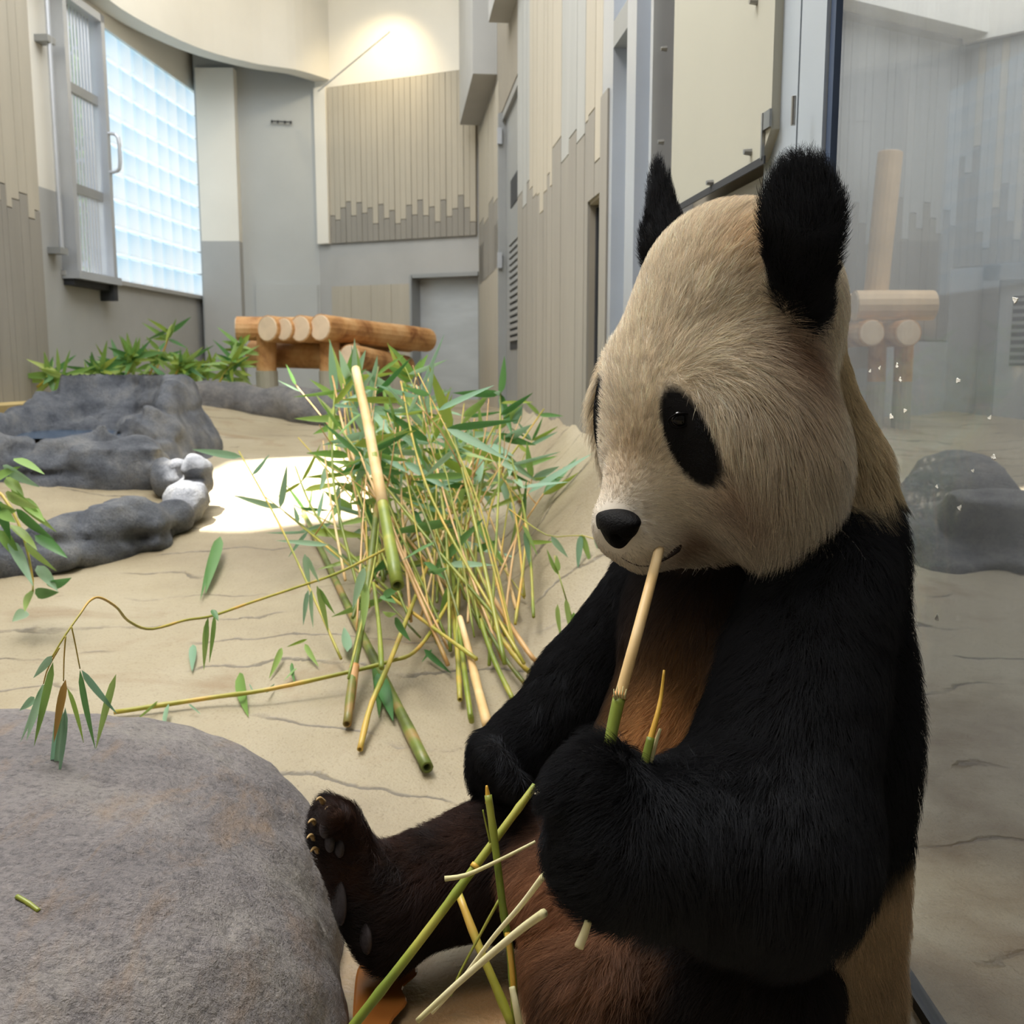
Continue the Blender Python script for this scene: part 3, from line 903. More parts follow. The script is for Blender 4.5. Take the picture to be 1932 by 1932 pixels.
HOLE1 = roof_hole([(395, 893), (440, 872), (520, 866), (690, 858), (715, 900), (700, 975), (620, 985), (470, 1003), (350, 1003), (250, 960), (150, 975), (290, 925)])
HOLE2 = roof_hole([(1660, 824), (1850, 820), (2040, 826), (2060, 940), (1885, 935), (1850, 885), (1790, 852), (1690, 850)])
bm = bmesh.new()
def loop(pts):
    vs = [bm.verts.new((x, y, ZC)) for x, y in pts]
    return [bm.edges.new((vs[i], vs[(i + 1) % len(vs)])) for i in range(len(vs))]
E = loop([(-3.8, -2.4), (5.8, -2.4), (5.8, 10.0), (-3.8, 10.0)]) + loop(HOLE1) + loop(HOLE2)
bmesh.ops.triangle_fill(bm, use_beauty=True, use_dissolve=False, edges=E)
me = bpy.data.meshes.new('ceiling'); bm.to_mesh(me); bm.free(); me.materials.append(M_CEIL)
struct(add_obj('ceiling', me, np.zeros(3)), 'flat ceiling with roof lights over the exhibits')

# a rusty puddle under the foot
pud = [G(x, y) for x, y in ((664, 1990), (668, 1900), (676, 1845), (700, 1822), (740, 1822), (782, 1836), (786, 1858), (760, 1884), (768, 1912), (738, 1950), (720, 2000))]
pc = np.mean(pud, 0); pud = resample(pud + [pud[0]], 41)[:-1]
M_PUD = simple('rusty_water', (150, 92, 42), 0.08, 0.12, 6, spec=0.5)
zf = float(H(pc[0], pc[1])) + 0.014
V = [(p[0], p[1], zf) for p in pud] + [((p[0] - pc[0]) * .93 + pc[0], (p[1] - pc[1]) * .93 + pc[1], zf + .002) for p in pud]
Fs = [(i, (i + 1) % 40, (i + 1) % 40 + 40, i + 40) for i in range(40)] + [tuple(range(40, 80))]
tag(mesh_obj('puddle', V, Fs, M_PUD, None, (pc[0], pc[1], zf)), 'small rust brown puddle between the foot of the panda and the boulder', 'puddle')

v, f = merge([box(-3.8, 5.8, -2.4, -2.25, 0, ZC)]); struct(mesh_obj('wall_front', v, f, simple('visitor_hall_grey', (120, 116, 110), .8, .05, 2)), 'visitor side wall')

# --- the next room, seen through the glass
RA = Plane(tuple(PY(1545, 690, 6.15)[:2]), tuple(PY(1785, 690, 6.7)[:2]), (2.4, 3))
RB = Plane(tuple(PY(1785, 690, 6.7)[:2]), tuple(PY(2100, 690, 6.05)[:2]), (2.4, 3))
zra = RA.z(1561, 32)
ra = wall('wall_right_back', [RA.box(-1.75, RA.L, -0.2, 0, 0, ZC)], M_WALLBACK, 'boarded end wall of the next room seen through the glass')
wall('fascia', [RA.box(-1.7, RA.L, 0, 0.16, zra + 0.05, ZC)], M_CREAM, None, ra)
ed = np.linspace(RA.u(1550, 690), RA.L, 19)
yy = [430, 400, 450, 380, 420, 460, 390, 440, 410, 370, 450, 400, 430, 380, 410, 440, 395, 425]
planks(ra, RA, list(ed), [RA.z(1550 + 235 * i / 18, y) for i, y in enumerate(yy)], zra, RA.z(1670, 640), top=M_PLANKB)
wall('lower_band', [RA.box(RA.u(1550, 690), RA.L, 0, 0.02, 0, RA.z(1670, 640) - 0.01)], M_GREYWALL, None, ra)
rb = wall('wall_right_side', [RB.box(0, RB.L + 1.5, -0.2, 0, 0, ZC)], M_WALLBACK, 'boarded side wall of the next room with a dark framed door')
wall('upper_wall', [RB.box(0, RB.L + 1, 0, 0.05, RB.z(1870, 75), ZC)], M_CREAM, None, rb)
ed = np.linspace(0.0, RB.u(2000, 690), 16)
yy = [300, 330, 280, 440, 470, 395, 350, 420, 455, 380, 330, 410, 440, 390, 420]
planks(rb, RB, list(ed), [RB.z(1790 + 14 * i, y) for i, y in enumerate(yy)], RB.z(1870, 78), RB.z(1870, 500), top=[M_PLANKB, M_PLANKB, M_PLANK])
wall('lower_band', [RB.box(0.0, RB.u(1848, 690), 0, 0.025, 0, RB.z(1870, 500) - .01)], M_GREYWALL, None, rb)
d5 = empty('door_4', RB.A + RB.d * RB.u(1900, 690) + np.array([0, 0, 0.4])); struct(d5, 'dark framed grey door with a louvre at the far right of the next room')
ua, ub, zt = RB.u(1850, 690), RB.u(1990, 690), RB.z(1870, 500)
wall('door_frame', [RB.box(ua, ua + .1, 0, 0.06, 0.2, zt), RB.box(ub - .1, ub, 0, 0.06, 0.2, zt), RB.box(ua, ub, 0, 0.06, zt - .1, zt)], M_METAL, None, d5)
wall('door_leaf', [RB.box(ua + .1, ub - .1, 0, 0.03, 0.2, zt - .1)], M_BLUEGREY, None, d5)
lv = wall('louvre', [RB.box(ua + .18, ub - .15, 0.03, 0.035, RB.z(1900, 690), RB.z(1900, 560))], M_DARK, None, d5)
for z in np.linspace(RB.z(1900, 685), RB.z(1900, 570), 9):
    wall('louvre_slat', [RB.box(ua + .18, ub - .15, 0.035, 0.045, z, z + 0.02)], M_METAL, None, lv)
v, f = box(5.6, 5.75, -2.4, 10, 0, ZC); struct(mesh_obj('wall_far_right', v, f, M_GREYWALL), 'far wall of the next room')

# --- the glass pane the panda leans beside
XP = 0.505
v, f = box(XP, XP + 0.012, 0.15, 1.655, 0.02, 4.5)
gp = mesh_obj('window_3', v, f, M_PANE, None, (XP, 0.9, 0)); struct(gp, 'tall dusty glass pane with painted reflection haze between the panda and the next room')
v, f = box(XP - 0.004, XP + 0.016, 0.15, 1.655, 0.0, 0.020)
struct(mesh_obj('trim_5', v, f, M_RUBBER), 'black rubber channel along the foot of the glass pane')
M_SPOT = simple('dried_droplet', (235, 232, 222), 0.35, 0.05, 30)
for (x, y, r) in ((1808, 718, 6), (1708, 775, 5), (1682, 786, 6), (1693, 690, 5), (1660, 694, 4), (1699, 716, 5), (1868, 788, 5), (1811, 958, 6), (1836, 888, 4), (1768, 918, 4), (1642, 700, 4), (1916, 566, 7), (1875, 862, 6), (1769, 1166, 7)):
    r_ = ray(x, y); p = CAM + r_ * (XP / r_[0]); s = r * p[1] / 1932 * 0.9
    Vv = []; nn = 9
    for q, (rr, hh) in enumerate(((1.0, 0), (0.8, 0.35), (0.45, 0.2))):
        for k in range(nn):
            th = 2 * math.pi * k / nn; w = 1 + 0.35 * math.sin(3 * th + x) + 0.2 * math.sin(2 * th + y)
            Vv.append(p + np.array([-hh * s * 0.5 - 0.0003, rr * s * 1.6 * w * math.cos(th), rr * s * w * math.sin(th)]))
    Fv = [(q * nn + k, q * nn + (k + 1) % nn, (q + 1) * nn + (k + 1) % nn, (q + 1) * nn + k) for q in range(2) for k in range(nn)] + [tuple(2 * nn + k for k in range(nn))]
    mesh_obj('dried_droplet', Vv, Fv, M_SPOT, gp, p)

# ------------------------------------------------------------------ rocks
def rock(name, prims, h, mat, amp, freq, label, seed, k=0.08, extra=None, cat='rock'):
    A = []
    for (x, y, Y, r, *sq) in prims:
        A.append((PY(x, y, Y), M(r, Y), sq[0] if sq else 1.0))
    lo = np.min([a - r for a, r, s in A], 0) - 0.15; hi = np.max([a + r for a, r, s in A], 0) + 0.15
    lo[2] = max(lo[2], -0.1)
    def f(P):
        d = None
        for a, r, s in A:
            e = sd_ell(P, a, (r, r, r * s)) if s != 1.0 else np.linalg.norm(P - a, axis=-1) - r
            d = e if d is None else smin(d, e, k)
        if extra: d = extra(P, d)
        rid = 1 - np.abs(vnoise(P * np.array([1, 1, 2.2]), freq * 0.8, seed + 9))
        return d + amp * fbm(P, freq, seed, 4) - amp * 0.7 * rid ** 3
    v, q = surface_net(f, lo, hi, h)
    o = mesh_obj(name, v, q, mat, None, v.mean(0) * [1, 1, 0], smooth=True)
    return tag(o, label, cat)


def creased(P, d):
    Ps = P * np.array([1.0, 1.0, 2.6])
    return d + 0.026 * (1 - np.abs(vnoise(Ps, 3.4, 77))) ** 6 + 0.018 * (1 - np.abs(vnoise(P * np.array([1.6, 1, .5]), 6.0, 78))) ** 6


def bowl(P, d):                        # a mound with a bowl sunk in its top, rim highest at the back
    dx, dy = P[..., 0] + 2.02, P[..., 1] - 4.86
    wob = 0.07 * vnoise(P * np.array([1, 1, 0.0]), 2.6, 64) + 0.06 * vnoise(P * np.array([1, 1, 0.0]), 6.0, 65)
    r = np.sqrt((dx / 0.37) ** 2 + (dy / 0.56) ** 2) + wob
    rim = 0.635 + 0.205 * np.clip(dy / 0.56, -1, 1) + 0.05 * np.clip(dx / 0.37, -1, 1) + 0.022 * vnoise(P * np.array([1, 1, 0.0]), 4.2, 66)
    top = np.where(r < 1, rim - 0.62 * np.clip(0.92 - r * r, 0, 0.36), rim - 1.0 * np.clip(r - 1.10, 0, 3) ** 1.25)
    return creased(P, smin(d, (P[..., 2] - top) * 0.5, 0.05))


basin_ = rock('rock_basin', [(20, 885, 4.3, 70), (100, 900, 4.28, 70), (180, 900, 4.28, 70), (260, 888, 4.35, 66), (328, 895, 4.2, 54), (370, 905, 4.05, 34), (-50, 890, 4.2, 90), (250, 800, 5.35, 36)],
     0.018, M_ROCK, 0.026, 4.0, 'blue grey artificial rock with a hollow basin on top, at the left behind the sand', 21, extra=bowl, k=0.08)
th_ = np.linspace(0, 2 * math.pi, 33)[:-1]
V = [(-2.02 + .30 * math.cos(t) * (1 + .08 * math.sin(3 * t)), 4.90 + .44 * math.sin(t), 0.485) for t in th_]
mesh_obj('pool_water', V, [tuple(range(32))], simple('blue_pool_water', (58, 84, 112), 0.12, 0.1, 6), basin_, (-2.02, 4.9, 0.485))['label'] = 'dark blue water in the hollow'
rock('rock_ridge', [(376, 897, 4.0, 32), (352, 938, 3.82, 40), (318, 980, 3.65, 46), (262, 1006, 3.5, 48), (200, 1024, 3.4, 54), (130, 1040, 3.3, 60), (50, 1056, 3.2, 66), (-50, 1068, 3.15, 76)],
     0.016, M_ROCK, 0.036, 4.0, 'low dark rock ridge curling forward from the basin rock, partly sunlit', 33, extra=creased)
rock('rock_bank', [(358, 762, 6.5, 34), (395, 756, 6.5, 36), (440, 764, 6.5, 36), (485, 770, 6.45, 38), (530, 772, 6.4, 40), (575, 777, 6.3, 42), (620, 784, 6.2, 42), (665, 792, 6.1, 40), (705, 800, 6.0, 34)],
     0.035, M_ROCKB, 0.03, 3.5, 'long low grey rock bank in front of the log platform', 41)
rock('rock_mound', [(1785, 918, 4.0, 66), (1805, 990, 3.8, 105), (1735, 1065, 3.5, 100), (1880, 1075, 3.4, 135), (2010, 1090, 3.3, 150), (1790, 1110, 3.3, 95)],
     0.025, M_ROCKB, 0.045, 3.6, 'rounded grey rock mound in the next room behind the glass', 52)


def boulder_sdf(P):
    def sup(c, r):
        D = np.abs((P - np.array(c)) / np.array(r)) ** 2.5
        return (D.sum(-1) ** 0.4 - 1) * min(r)
    d = smin(sup((-0.80, 1.20, -0.06), (0.53, 0.48, 0.375)), sup((-0.56, 0.98, -0.06), (0.375, 0.36, 0.335)), 0.10)
    d = smin(d, sup((-0.66, 1.40, -0.06), (0.40, 0.30, 0.315)), 0.08)
    return d + 0.008 * fbm(P, 4.0, 61, 4) + 0.003 * vnoise(P, 38.0, 63)


v, q = surface_net(boulder_sdf, np.array([-1.40, 0.40, -0.02]), np.array([-0.1, 1.80, 0.40]), 0.0105)
tag(mesh_obj('boulder', v, q, M_BOULDER, None, (-0.66, 1.16, 0), smooth=True), 'big rounded rust-streaked boulder beside the foot of the panda', 'rock')


# ------------------------------------------------------------------ peeled logs
def log_mat():
    m, n, l, b = new_mat('peeled_log')
    f = noise(n, l, 3.5, 5, stretch=(1.2, 1.2, 1.2), rough=0.6, dist=0.4)
    col = ramp(n, l, f, [(0.32, lin((140, 88, 44))), (0.47, lin((200, 148, 92))), (0.7, lin((226, 184, 132)))])
    l.new(col, b.inputs['Base Color']); b.inputs['Roughness'].default_value = 0.6
    bump(n, l, b, noise(n, l, 24, 4), 0.4)
    return m


M_LOG = log_mat()
M_LOGPALE = simple('pale_peeled_log', (222, 190, 148), 0.6, 0.10, 5, 0.2)
M_END = simple('sawn_end_grain', (232, 208, 178), 0.7, 0.07, 14, 0.1)
M_FOOT = simple('concrete_footing', (176, 172, 156), 0.85, 0.06, 8, 0.1)


def log(parent, a, b, r, mat=None, rr=0.06, ends=(1, 1), name='log'):
    a, b = np.asarray(a), np.asarray(b); mat = mat or M_LOG
    pts = resample([a, b], 9); rad = r * (1 + rr * vnoise(pts, 4.0, int(abs(a[0] * 977)) % 97))
    v, f = tube(pts, rad, 16, cap=True)
    o = mesh_obj(name, v, f, mat, parent, a, smooth=False)
    d = nz(b - a)
    for e, p, s, q in ((ends[0], a, -1, rad[0]), (ends[1], b, 1, rad[-1])):
        if e:
            v, f = tube([p, p + d * s * 0.006], [q * 0.93, q * 0.90], 16); mesh_obj('sawn_end', v, f, M_END, o, p)
    return o


lp = empty('log_platform', PY(600, 745, 7.2) * [1, 1, 0] + [0, 0, 0.5])
tag(lp, 'low platform of orange peeled logs on concrete feet by the back wall', 'platform')
for (x, y, Y, r) in ((505, 620, 7.05, 25), (535, 621, 7.03, 22), (566, 620, 7.0, 25), (604, 618, 6.95, 25)):
    a = PY(x, y, Y); log(lp, a, a + np.array([0.62, 1.12, -0.055]), M(r, Y))
log(lp, PY(447, 620, 7.25), PY(640, 622, 7.35), M(22, 7.3))
log(lp, PY(478, 668, 7.5), PY(672, 672, 7.2), M(25, 7.3))
log(lp, PY(660, 672, 7.0), PY(765, 690, 8.0), M(22, 7.0))
for (x, Y) in ((503, 7.22), (622, 7.12), (715, 8.0)):
    t_, mday = PY(x, 640, Y), PY(x, 700, Y)
    log(lp, PY(x, 700, Y), PY(x, 632, Y), M(19, Y), ends=(0, 0), name='leg')
    gz = float(H(t_[0], Y))
    v, f = tube([np.array([t_[0], Y, gz - .05]), np.array([PY(x, 700, Y)[0], Y, PY(x, 700, Y)[2]])], M(20, Y), 14)
    mesh_obj('concrete_foot', v, f, M_FOOT, lp)

l2 = empty('log_climbing_frame', PY(1680, 790, 6.0) * [1, 1, 0] + [0, 0, 0.45])
tag(l2, 'pale log climbing frame with one tall upright post, seen through the glass', 'climbing frame')
log(l2, PY(1652, 560, 6.1), PY(1680, 288, 6.1), M(22, 6.1), M_LOGPALE, 0.03, name='post')
log(l2, PY(1612, 577, 5.95), PY(1760, 576, 5.95), M(28, 5.95), M_LOGPALE, 0.03)
log(l2, PY(1540, 580, 6.15), PY(1625, 578, 6.1), M(24, 6.1), M_LOGPALE, 0.03)
for x in (1645, 1714):
    a = PY(x, 628, 5.8); log(l2, a, a + np.array([-0.05, 0.95, 0.0]), M(25, 5.8), M_LOG, 0.03)
for x in (1653, 1703):
    Y = 6.0
    log(l2, PY(x, 720, Y), PY(x + 3, 640, Y), M(17, Y), M_LOG, ends=(0, 0), name='leg')
    p = PY(x, 720, Y); v, f = tube([np.array([p[0], Y, 0.35]), p], M(17, Y), 14); mesh_obj('concrete_foot', v, f, M_FOOT, l2)


# ------------------------------------------------------------------ bamboo
def cane_mat(name, a, b, c, sc=9.0, rough=0.4, split=0.5):
    m, n, l, bs = new_mat(name)
    f = noise(n, l, sc, 3, rough=0.5)
    col = ramp(n, l, f, [(split - 0.16, lin(a)), (split + 0.02, lin(b)), (split + 0.14, lin(c))])
    l.new(col, bs.inputs['Base Color']); bs.inputs['Roughness'].default_value = rough
    bs.inputs['Specular IOR Level'].default_value = 0.5
    return m


M_CGREEN = cane_mat('green_cane', (104, 124, 42), (140, 152, 56), (176, 172, 76))
M_CDARK = cane_mat('dark_green_cane', (78, 88, 38), (112, 126, 52), (160, 130, 78))
M_CYEL = cane_mat('yellow_green_cane', (152, 154, 56), (186, 172, 74), (214, 172, 80))
M_CTAN = cane_mat('tan_sheath_cane', (128, 138, 52), (206, 160, 100), (228, 188, 132), 5.0, split=0.42)
M_PEEL = cane_mat('peeled_cane', (214, 176, 118), (226, 192, 134), (236, 208, 158), rough=0.55)
M_STRIP = cane_mat('pale_split_cane', (206, 196, 138), (220, 212, 160), (226, 216, 172), rough=0.6)
M_SHEATH = cane_mat('orange_sheath', (168, 106, 52), (206, 146, 84), (222, 172, 116), rough=0.6)
M_TIP = cane_mat('yellow_bitten_tip', (204, 150, 40), (222, 176, 66), (228, 190, 100), rough=0.5)


def leaf_mat(name, c, c2, tr=0.35):
    m, n, l, b = new_mat(name)
    oi = n.new('ShaderNodeObjectInfo')
    col = ramp(n, l, oi.outputs['Random'], [(0.0, lin(c)), (1.0, lin(c2))])
    l.new(col, b.inputs['Base Color']); b.inputs['Roughness'].default_value = 0.42
    t = n.new('ShaderNodeBsdfTranslucent'); l.new(col, t.inputs[0])
    mx = n.new('ShaderNodeMixShader'); mx.inputs[0].default_value = tr
    l.new(b.outputs[0], mx.inputs[1]); l.new(t.outputs[0], mx.inputs[2]); l.new(mx.outputs[0], n['Material Output'].inputs[0])
    return m


M_LEAF = leaf_mat('bamboo_leaf', (136, 178, 148), (170, 202, 166))
M_LEAFY = leaf_mat('yellow_green_leaf', (140, 170, 70), (172, 188, 90))
M_LEAFD = leaf_mat('deep_green_leaf', (78, 134, 72), (112, 156, 92))
M_LEAFB = leaf_mat('withered_leaf', (168, 122, 66), (190, 160, 84))
M_LEAFG = leaf_mat('fresh_green_leaf', (124, 168, 82), (168, 194, 112))

LEAF = {}


def leaf_mesh(var, mat):
    if (var, mat.name) in LEAF: return LEAF[(var, mat.name)]
    n = 8; V = []; Fc = []
    bend = (0.0, 0.10, -0.08, 0.18)[var]; side = (0.0, 0.04, -0.05, 0.02)[var]
    for i in range(n):
        s = i / (n - 1)
        w = 0.5 * (math.sin(math.pi * min(1, s * 1.0) ** 0.62) ** 0.9 if 0 < s < 1 else 0.0) + 0.012
        z = -bend * s * s; x = side * math.sin(math.pi * s)
        V += [(x - w, s, z + w * 0.35), (x, s, z), (x + w, s, z + w * 0.35)]
    for i in range(n - 1):
        a = i * 3
        Fc += [(a, a + 1, a + 4, a + 3), (a + 1, a + 2, a + 5, a + 4)]
    me = bpy.data.meshes.new('leaf'); me.from_pydata(V, [], Fc); me.update()
    me.polygons.foreach_set('use_smooth', [True] * len(me.polygons))
    me.materials.append(mat)
    LEAF[(var, mat.name)] = me
    return me


def leaf(base, tip, parent=None, mat=None, w=None, roll=None, var=None, name='leaf'):
    base, tip = np.asarray(base, float), np.asarray(tip, float)
    y = tip - base; L = np.linalg.norm(y); y /= L
    if w is None: w = L * random.uniform(0.10, 0.15)
    side = nz(np.cross(y, nz(CAM - base)))
    nrm = np.cross(side, y)
    a = random.uniform(-1.0, 1.0) if roll is None else roll
    x = side * math.cos(a) + nrm * math.sin(a); z = np.cross(x, y)
    if z[2] < 0 and abs(a) < 0.2: pass
    me = leaf_mesh(random.randrange(4) if var is None else var, mat or M_LEAF)
    o = bpy.data.objects.new(name, me); C.objects.link(o)
    po = ORG[parent.name] if parent is not None else np.zeros(3)
    if parent is not None: o.parent = parent
    Mx = Matrix(((x[0] * w, y[0] * L, z[0] * w, base[0] - po[0]), (x[1] * w, y[1] * L, z[1] * w, base[1] - po[1]), (x[2] * w, y[2] * L, z[2] * w, base[2] - po[2]), (0, 0, 0, 1)))
    o.matrix_basis = Mx
    ORG[o.name] = base
    return o


def cane(name, pts, r0, r1, mat, label, group=None, nodes=3, hollow=True, seg=8, n=None, cat='bamboo', twist=0.0):
    pts = resample(pts, n or max(10, 4 * nodes))
    if twist: pts = pts + twist * np.stack([vnoise(pts, 6, 1), vnoise(pts, 6, 2), vnoise(pts, 6, 3)], 1)
    m = len(pts); rad = np.linspace(r0, r1, m)
    for k in range(nodes):                               # swollen joints
        i = int((k + 0.6) * m / (nodes + 0.2))
        if 0 < i < m - 1: rad[i] *= 1.13
    v, f = tube(pts, rad, seg, hollow=hollow)
    o = mesh_obj(name, v, f, mat, None, pts[0], smooth=True)
    o['_pts'] = 0
    del o['_pts']
    tag(o, label, cat, group)
    return o, pts


def sub(parent, name, pts, r0, r1, mat, seg=7, hollow=False, n=8, label=None):
    p = resample(pts, n); v, f = tube(p, np.linspace(r0, r1, len(p)), seg, hollow=hollow)
    o = mesh_obj(name, v, f, mat, parent, p[0], smooth=True)
    if label: o['label'] = label
    return o


def px_leaves(parent, rows, Y=None, lift=None, dY=0.03, w=None):
    for (x0, y0, x1, y1, *mt) in rows:
        mat = mt[0] if mt else random.choice([M_LEAF, M_LEAF, M_LEAFG])
        if Y is not None: a, b_ = PY(x0, y0, Y), PY(x1, y1, Y - random.uniform(0, dY))
        else: a, b_ = G(x0, y0, lift), G(x1, y1, max(0.008, lift * 0.4))
        leaf(a, b_, parent, mat, w=w)


# hero canes
o, p = cane('bamboo_cane', [PY(672, 700, 3.0), PY(694, 800, 2.8), PY(722, 950, 2.5), PY(750, 1104, 2.2)], 0.0105, 0.0155, M_CGREEN, 'thick half-peeled bamboo cane lying over the heap, its hollow end towards us', nodes=0, seg=12)
sub(o, 'peeled_section', [PY(671, 696, 3.0), PY(683, 750, 2.9), PY(694, 800, 2.8), PY(708, 875, 2.65), PY(722, 950, 2.5)], 0.0125, 0.0150, M_PEEL, 12, label='tan peeled upper half')
def lying(name, pix, r0, r1, mat, label, l0=0.02, l1=None, **k):
    n = len(pix); l1 = l0 if l1 is None else l1
    return cane(name, [G(x, y, l0 + (l1 - l0) * i / (n - 1)) for i, (x, y) in enumerate(pix)], r0, r1, mat, label, **k)
o, p = lying('bamboo_cane', [(572, 965), (650, 1130), (720, 1272), (806, 1448)], 0.009, 0.0125, M_CDARK, 'long dark green cane lying on the sand along the left side of the heap', 0.02, 0.014, nodes=4, seg=10)
px_leaves(o, [(575, 968, 520, 1002, M_LEAF), (577, 965, 538, 912, M_LEAFD), (582, 962, 590, 915, M_LEAFD), (574, 968, 525, 1028)], Y=p[0][1])
o, p = cane('bamboo_cane', [PY(712, 950, 2.9), PY(690, 1130, 2.5), PY(668, 1260, 2.25), G(655, 1366, .02)], 0.008, 0.0095, M_CDARK, 'dark cane with an orange sheath near its open end, propped on the sand', nodes=3, seg=10)
sub(o, 'orange_sheath', [PY(669, 1255, 2.245), PY(664, 1300, 2.19), PY(659, 1335, 2.12)], 0.0115, 0.0105, M_SHEATH)
o, p = lying('bamboo_cane', [(860, 930), (790, 1110), (735, 1250), (700, 1330), (679, 1414)], 0.005, 0.0065, M_CYEL, 'slim yellow cane pointing forward out of the heap to the sand', 0.15, 0.012, nodes=4)
o, p = lying('bamboo_cane', [(215, 1344), (400, 1316), (500, 1302), (640, 1272), (735, 1248), (790, 1222), (850, 1130), (900, 1030)], 0.0055, 0.0042, M_CYEL, 'long thin bamboo cane lying crosswise behind the boulder', 0.015, 0.10, nodes=7, n=40)
px_leaves(o, [(298, 1322, 255, 1361), (318, 1328, 308, 1381), (356, 1328, 379, 1348), (452, 1269, 467, 1351), (470, 1290, 480, 1310), (532, 1222, 509, 1279), (580, 1206, 540, 1221, M_LEAFY), (550, 1250, 556, 1290, M_LEAFD), (560, 1260, 535, 1285), (575, 1215, 600, 1257), (500, 1305, 520, 1290), (655, 1230, 650, 1180, M_LEAF), (705, 1255, 715, 1355, M_LEAFD), (712, 1270, 742, 1362, M_LEAFD), (800, 1225, 850, 1270, M_LEAFD), (815, 1225, 795, 1250, M_LEAFD)], lift=0.03)
Yt = 1.95
o, p = cane('bamboo_twig', [PY(98, 1240, 1.25), PY(122, 1200, 1.27), PY(150, 1160, 1.30), PY(170, 1133, 1.33), PY(190, 1128, 1.36), PY(220, 1146, 1.42), PY(243, 1172, 1.48), PY(285, 1187, 1.56), PY(350, 1170, 1.70), PY(400, 1162, 1.82), PY(470, 1138, 2.0), PY(560, 1108, 2.2), PY(640, 1080, 2.35), PY(730, 1035, 2.5)], 0.0010, 0.0034, M_CYEL, 'thin wiry bamboo twig arching over the sand with leaves drooping at its tip', nodes=6, n=60, hollow=False, seg=6)
for (q, w_) in (([(135, 1182), (142, 1215), (151, 1262)], 1.26), ([(124, 1200), (121, 1240), (120, 1285)], 1.26), ([(112, 1222), (90, 1262), (82, 1290)], 1.25)):
    sub(o, 'twig', [PY(x, y, w_) for x, y in q], 0.0011, 0.0008, M_CYEL, 5)
px_leaves(o, [(98, 1237, 63, 1279), (100, 1249, 65, 1408), (81, 1290, 38, 1399), (83, 1292, 50, 1398), (119, 1288, 92, 1480), (124, 1282, 101, 1401, M_LEAFB), (122, 1341, 99, 1497), (123, 1335, 109, 1475), (127, 1298, 160, 1401, M_LEAFY), (151, 1264, 179, 1414, M_LEAFD), (154, 1264, 220, 1348), (219, 1272, 180, 1414), (65, 1315, 36, 1341)], Y=1.25, dY=0.04, w=0.0098)
px_leaves(o, [(400, 1150, 412, 1172, M_LEAFD), (404, 1159, 396, 1252, M_LEAFG), (391, 1169, 384, 1265, M_LEAFG), (393, 1165, 388, 1225, M_LEAFG)], Y=1.8, dY=.02, w=0.011)
px_leaves(o, [(580, 1050, 603, 1100), (582, 1113, 572, 1180), (588, 1113, 590, 1185), (598, 1105, 620, 1196), (603, 1110, 631, 1160), (575, 1045, 585, 1110)], Y=2.26, w=0.014)
gg = tag(leaf(G(364, 1216, .012), G(363, 1268, .01), None, M_LEAF, name='bamboo_leaf'), 'small single green leaf lying on the sand under the arching twig', 'leaf')
o = tag(leaf(G(416, 1012, .06), G(388, 1118, .012), None, M_LEAFD, w=0.035, name='bamboo_leaf'), 'broad olive leaf curling on the sand in front of the rock ridge', 'leaf')
o = tag(leaf(G(404, 1030, .04), G(378, 1132, .010), None, M_LEAFD, w=0.016, name='bamboo_leaf'), 'narrow dark leaf close against the broad olive leaf on the sand', 'leaf')
# right side of the heap
o, p = lying('bamboo_cane', [(915, 862), (950, 905), (982, 946)], 0.008, 0.008, M_CDARK, 'short brown-green cane lying apart at the far right of the heap', 0.03, 0.02, nodes=2)
o, p = cane('split_bamboo', [PY(868, 1165, 2.45), PY(885, 1230, 2.3), PY(902, 1300, 2.12), PY(920, 1368, 1.92)], 0.007, 0.011, M_PEEL, 'broad pale split cane running under the far paw of the panda', nodes=1, hollow=False)
for (pix, r, mt, lb) in (
    ([(905, 1085), (950, 1160), (1000, 1235), (1016, 1248)], .006, M_CTAN, 'tan and green cane, uppermost of those fanning right towards the dark arm'),
    ([(885, 1100), (930, 1180), (985, 1255), (1004, 1268)], .006, M_CYEL, 'yellow-green cane second from the top among those fanning to the arm'),
    ([(880, 1110), (905, 1160), (918, 1197)], .0085, M_PEEL, 'short thick tan cane in the middle of the fan of stems'),
    ([(850, 1050), (868, 1200), (885, 1330), (890, 1362)], .006, M_CGREEN, 'green cane with a small open end left of the far paw'),
    ([(830, 1000), (858, 1180), (868, 1320)], .006, M_CYEL, 'yellowish cane ending on the sand beside the green open-ended one'),
    ([(900, 1150), (930, 1240), (968, 1320)], .006, M_CGREEN, 'green cane slipping under the far forearm'),
    ([(895, 1140), (945, 1230), (990, 1290)], .005, M_CDARK, 'dark thin cane tucked under the far elbow')):
    lying('bamboo_cane', pix, r, r, mt, lb, 0.09, 0.02, nodes=3)
o, p = cane('bamboo_twig', [G(1090, 1200, .01), PY(1068, 1130, 2.35), PY(1052, 1075, 2.4), PY(1046, 1048, 2.42)], 0.0022, 0.0012, M_CGREEN, 'fresh green twig rising from the sand just left of the dark upper arm', nodes=2, hollow=False, seg=6)
px_leaves(o, [(1052, 1078, 1050, 1048, M_LEAFG), (1054, 1085, 1032, 1035, M_LEAFG), (1067, 1130, 1075, 1195), (1052, 1140, 1058, 1205), (1082, 1155, 1085, 1200)], Y=2.35, w=0.014)
o, p = cane('bamboo_twig', [PY(960, 960, 3.0), PY(1000, 990, 2.9), PY(1040, 1012, 2.85), PY(1095, 1010, 2.8), PY(1130, 1020, 2.75)], 0.002, 0.0012, M_CYEL, 'slender twig with paired leaves reaching right towards the panda chin', nodes=2, hollow=False, seg=6)
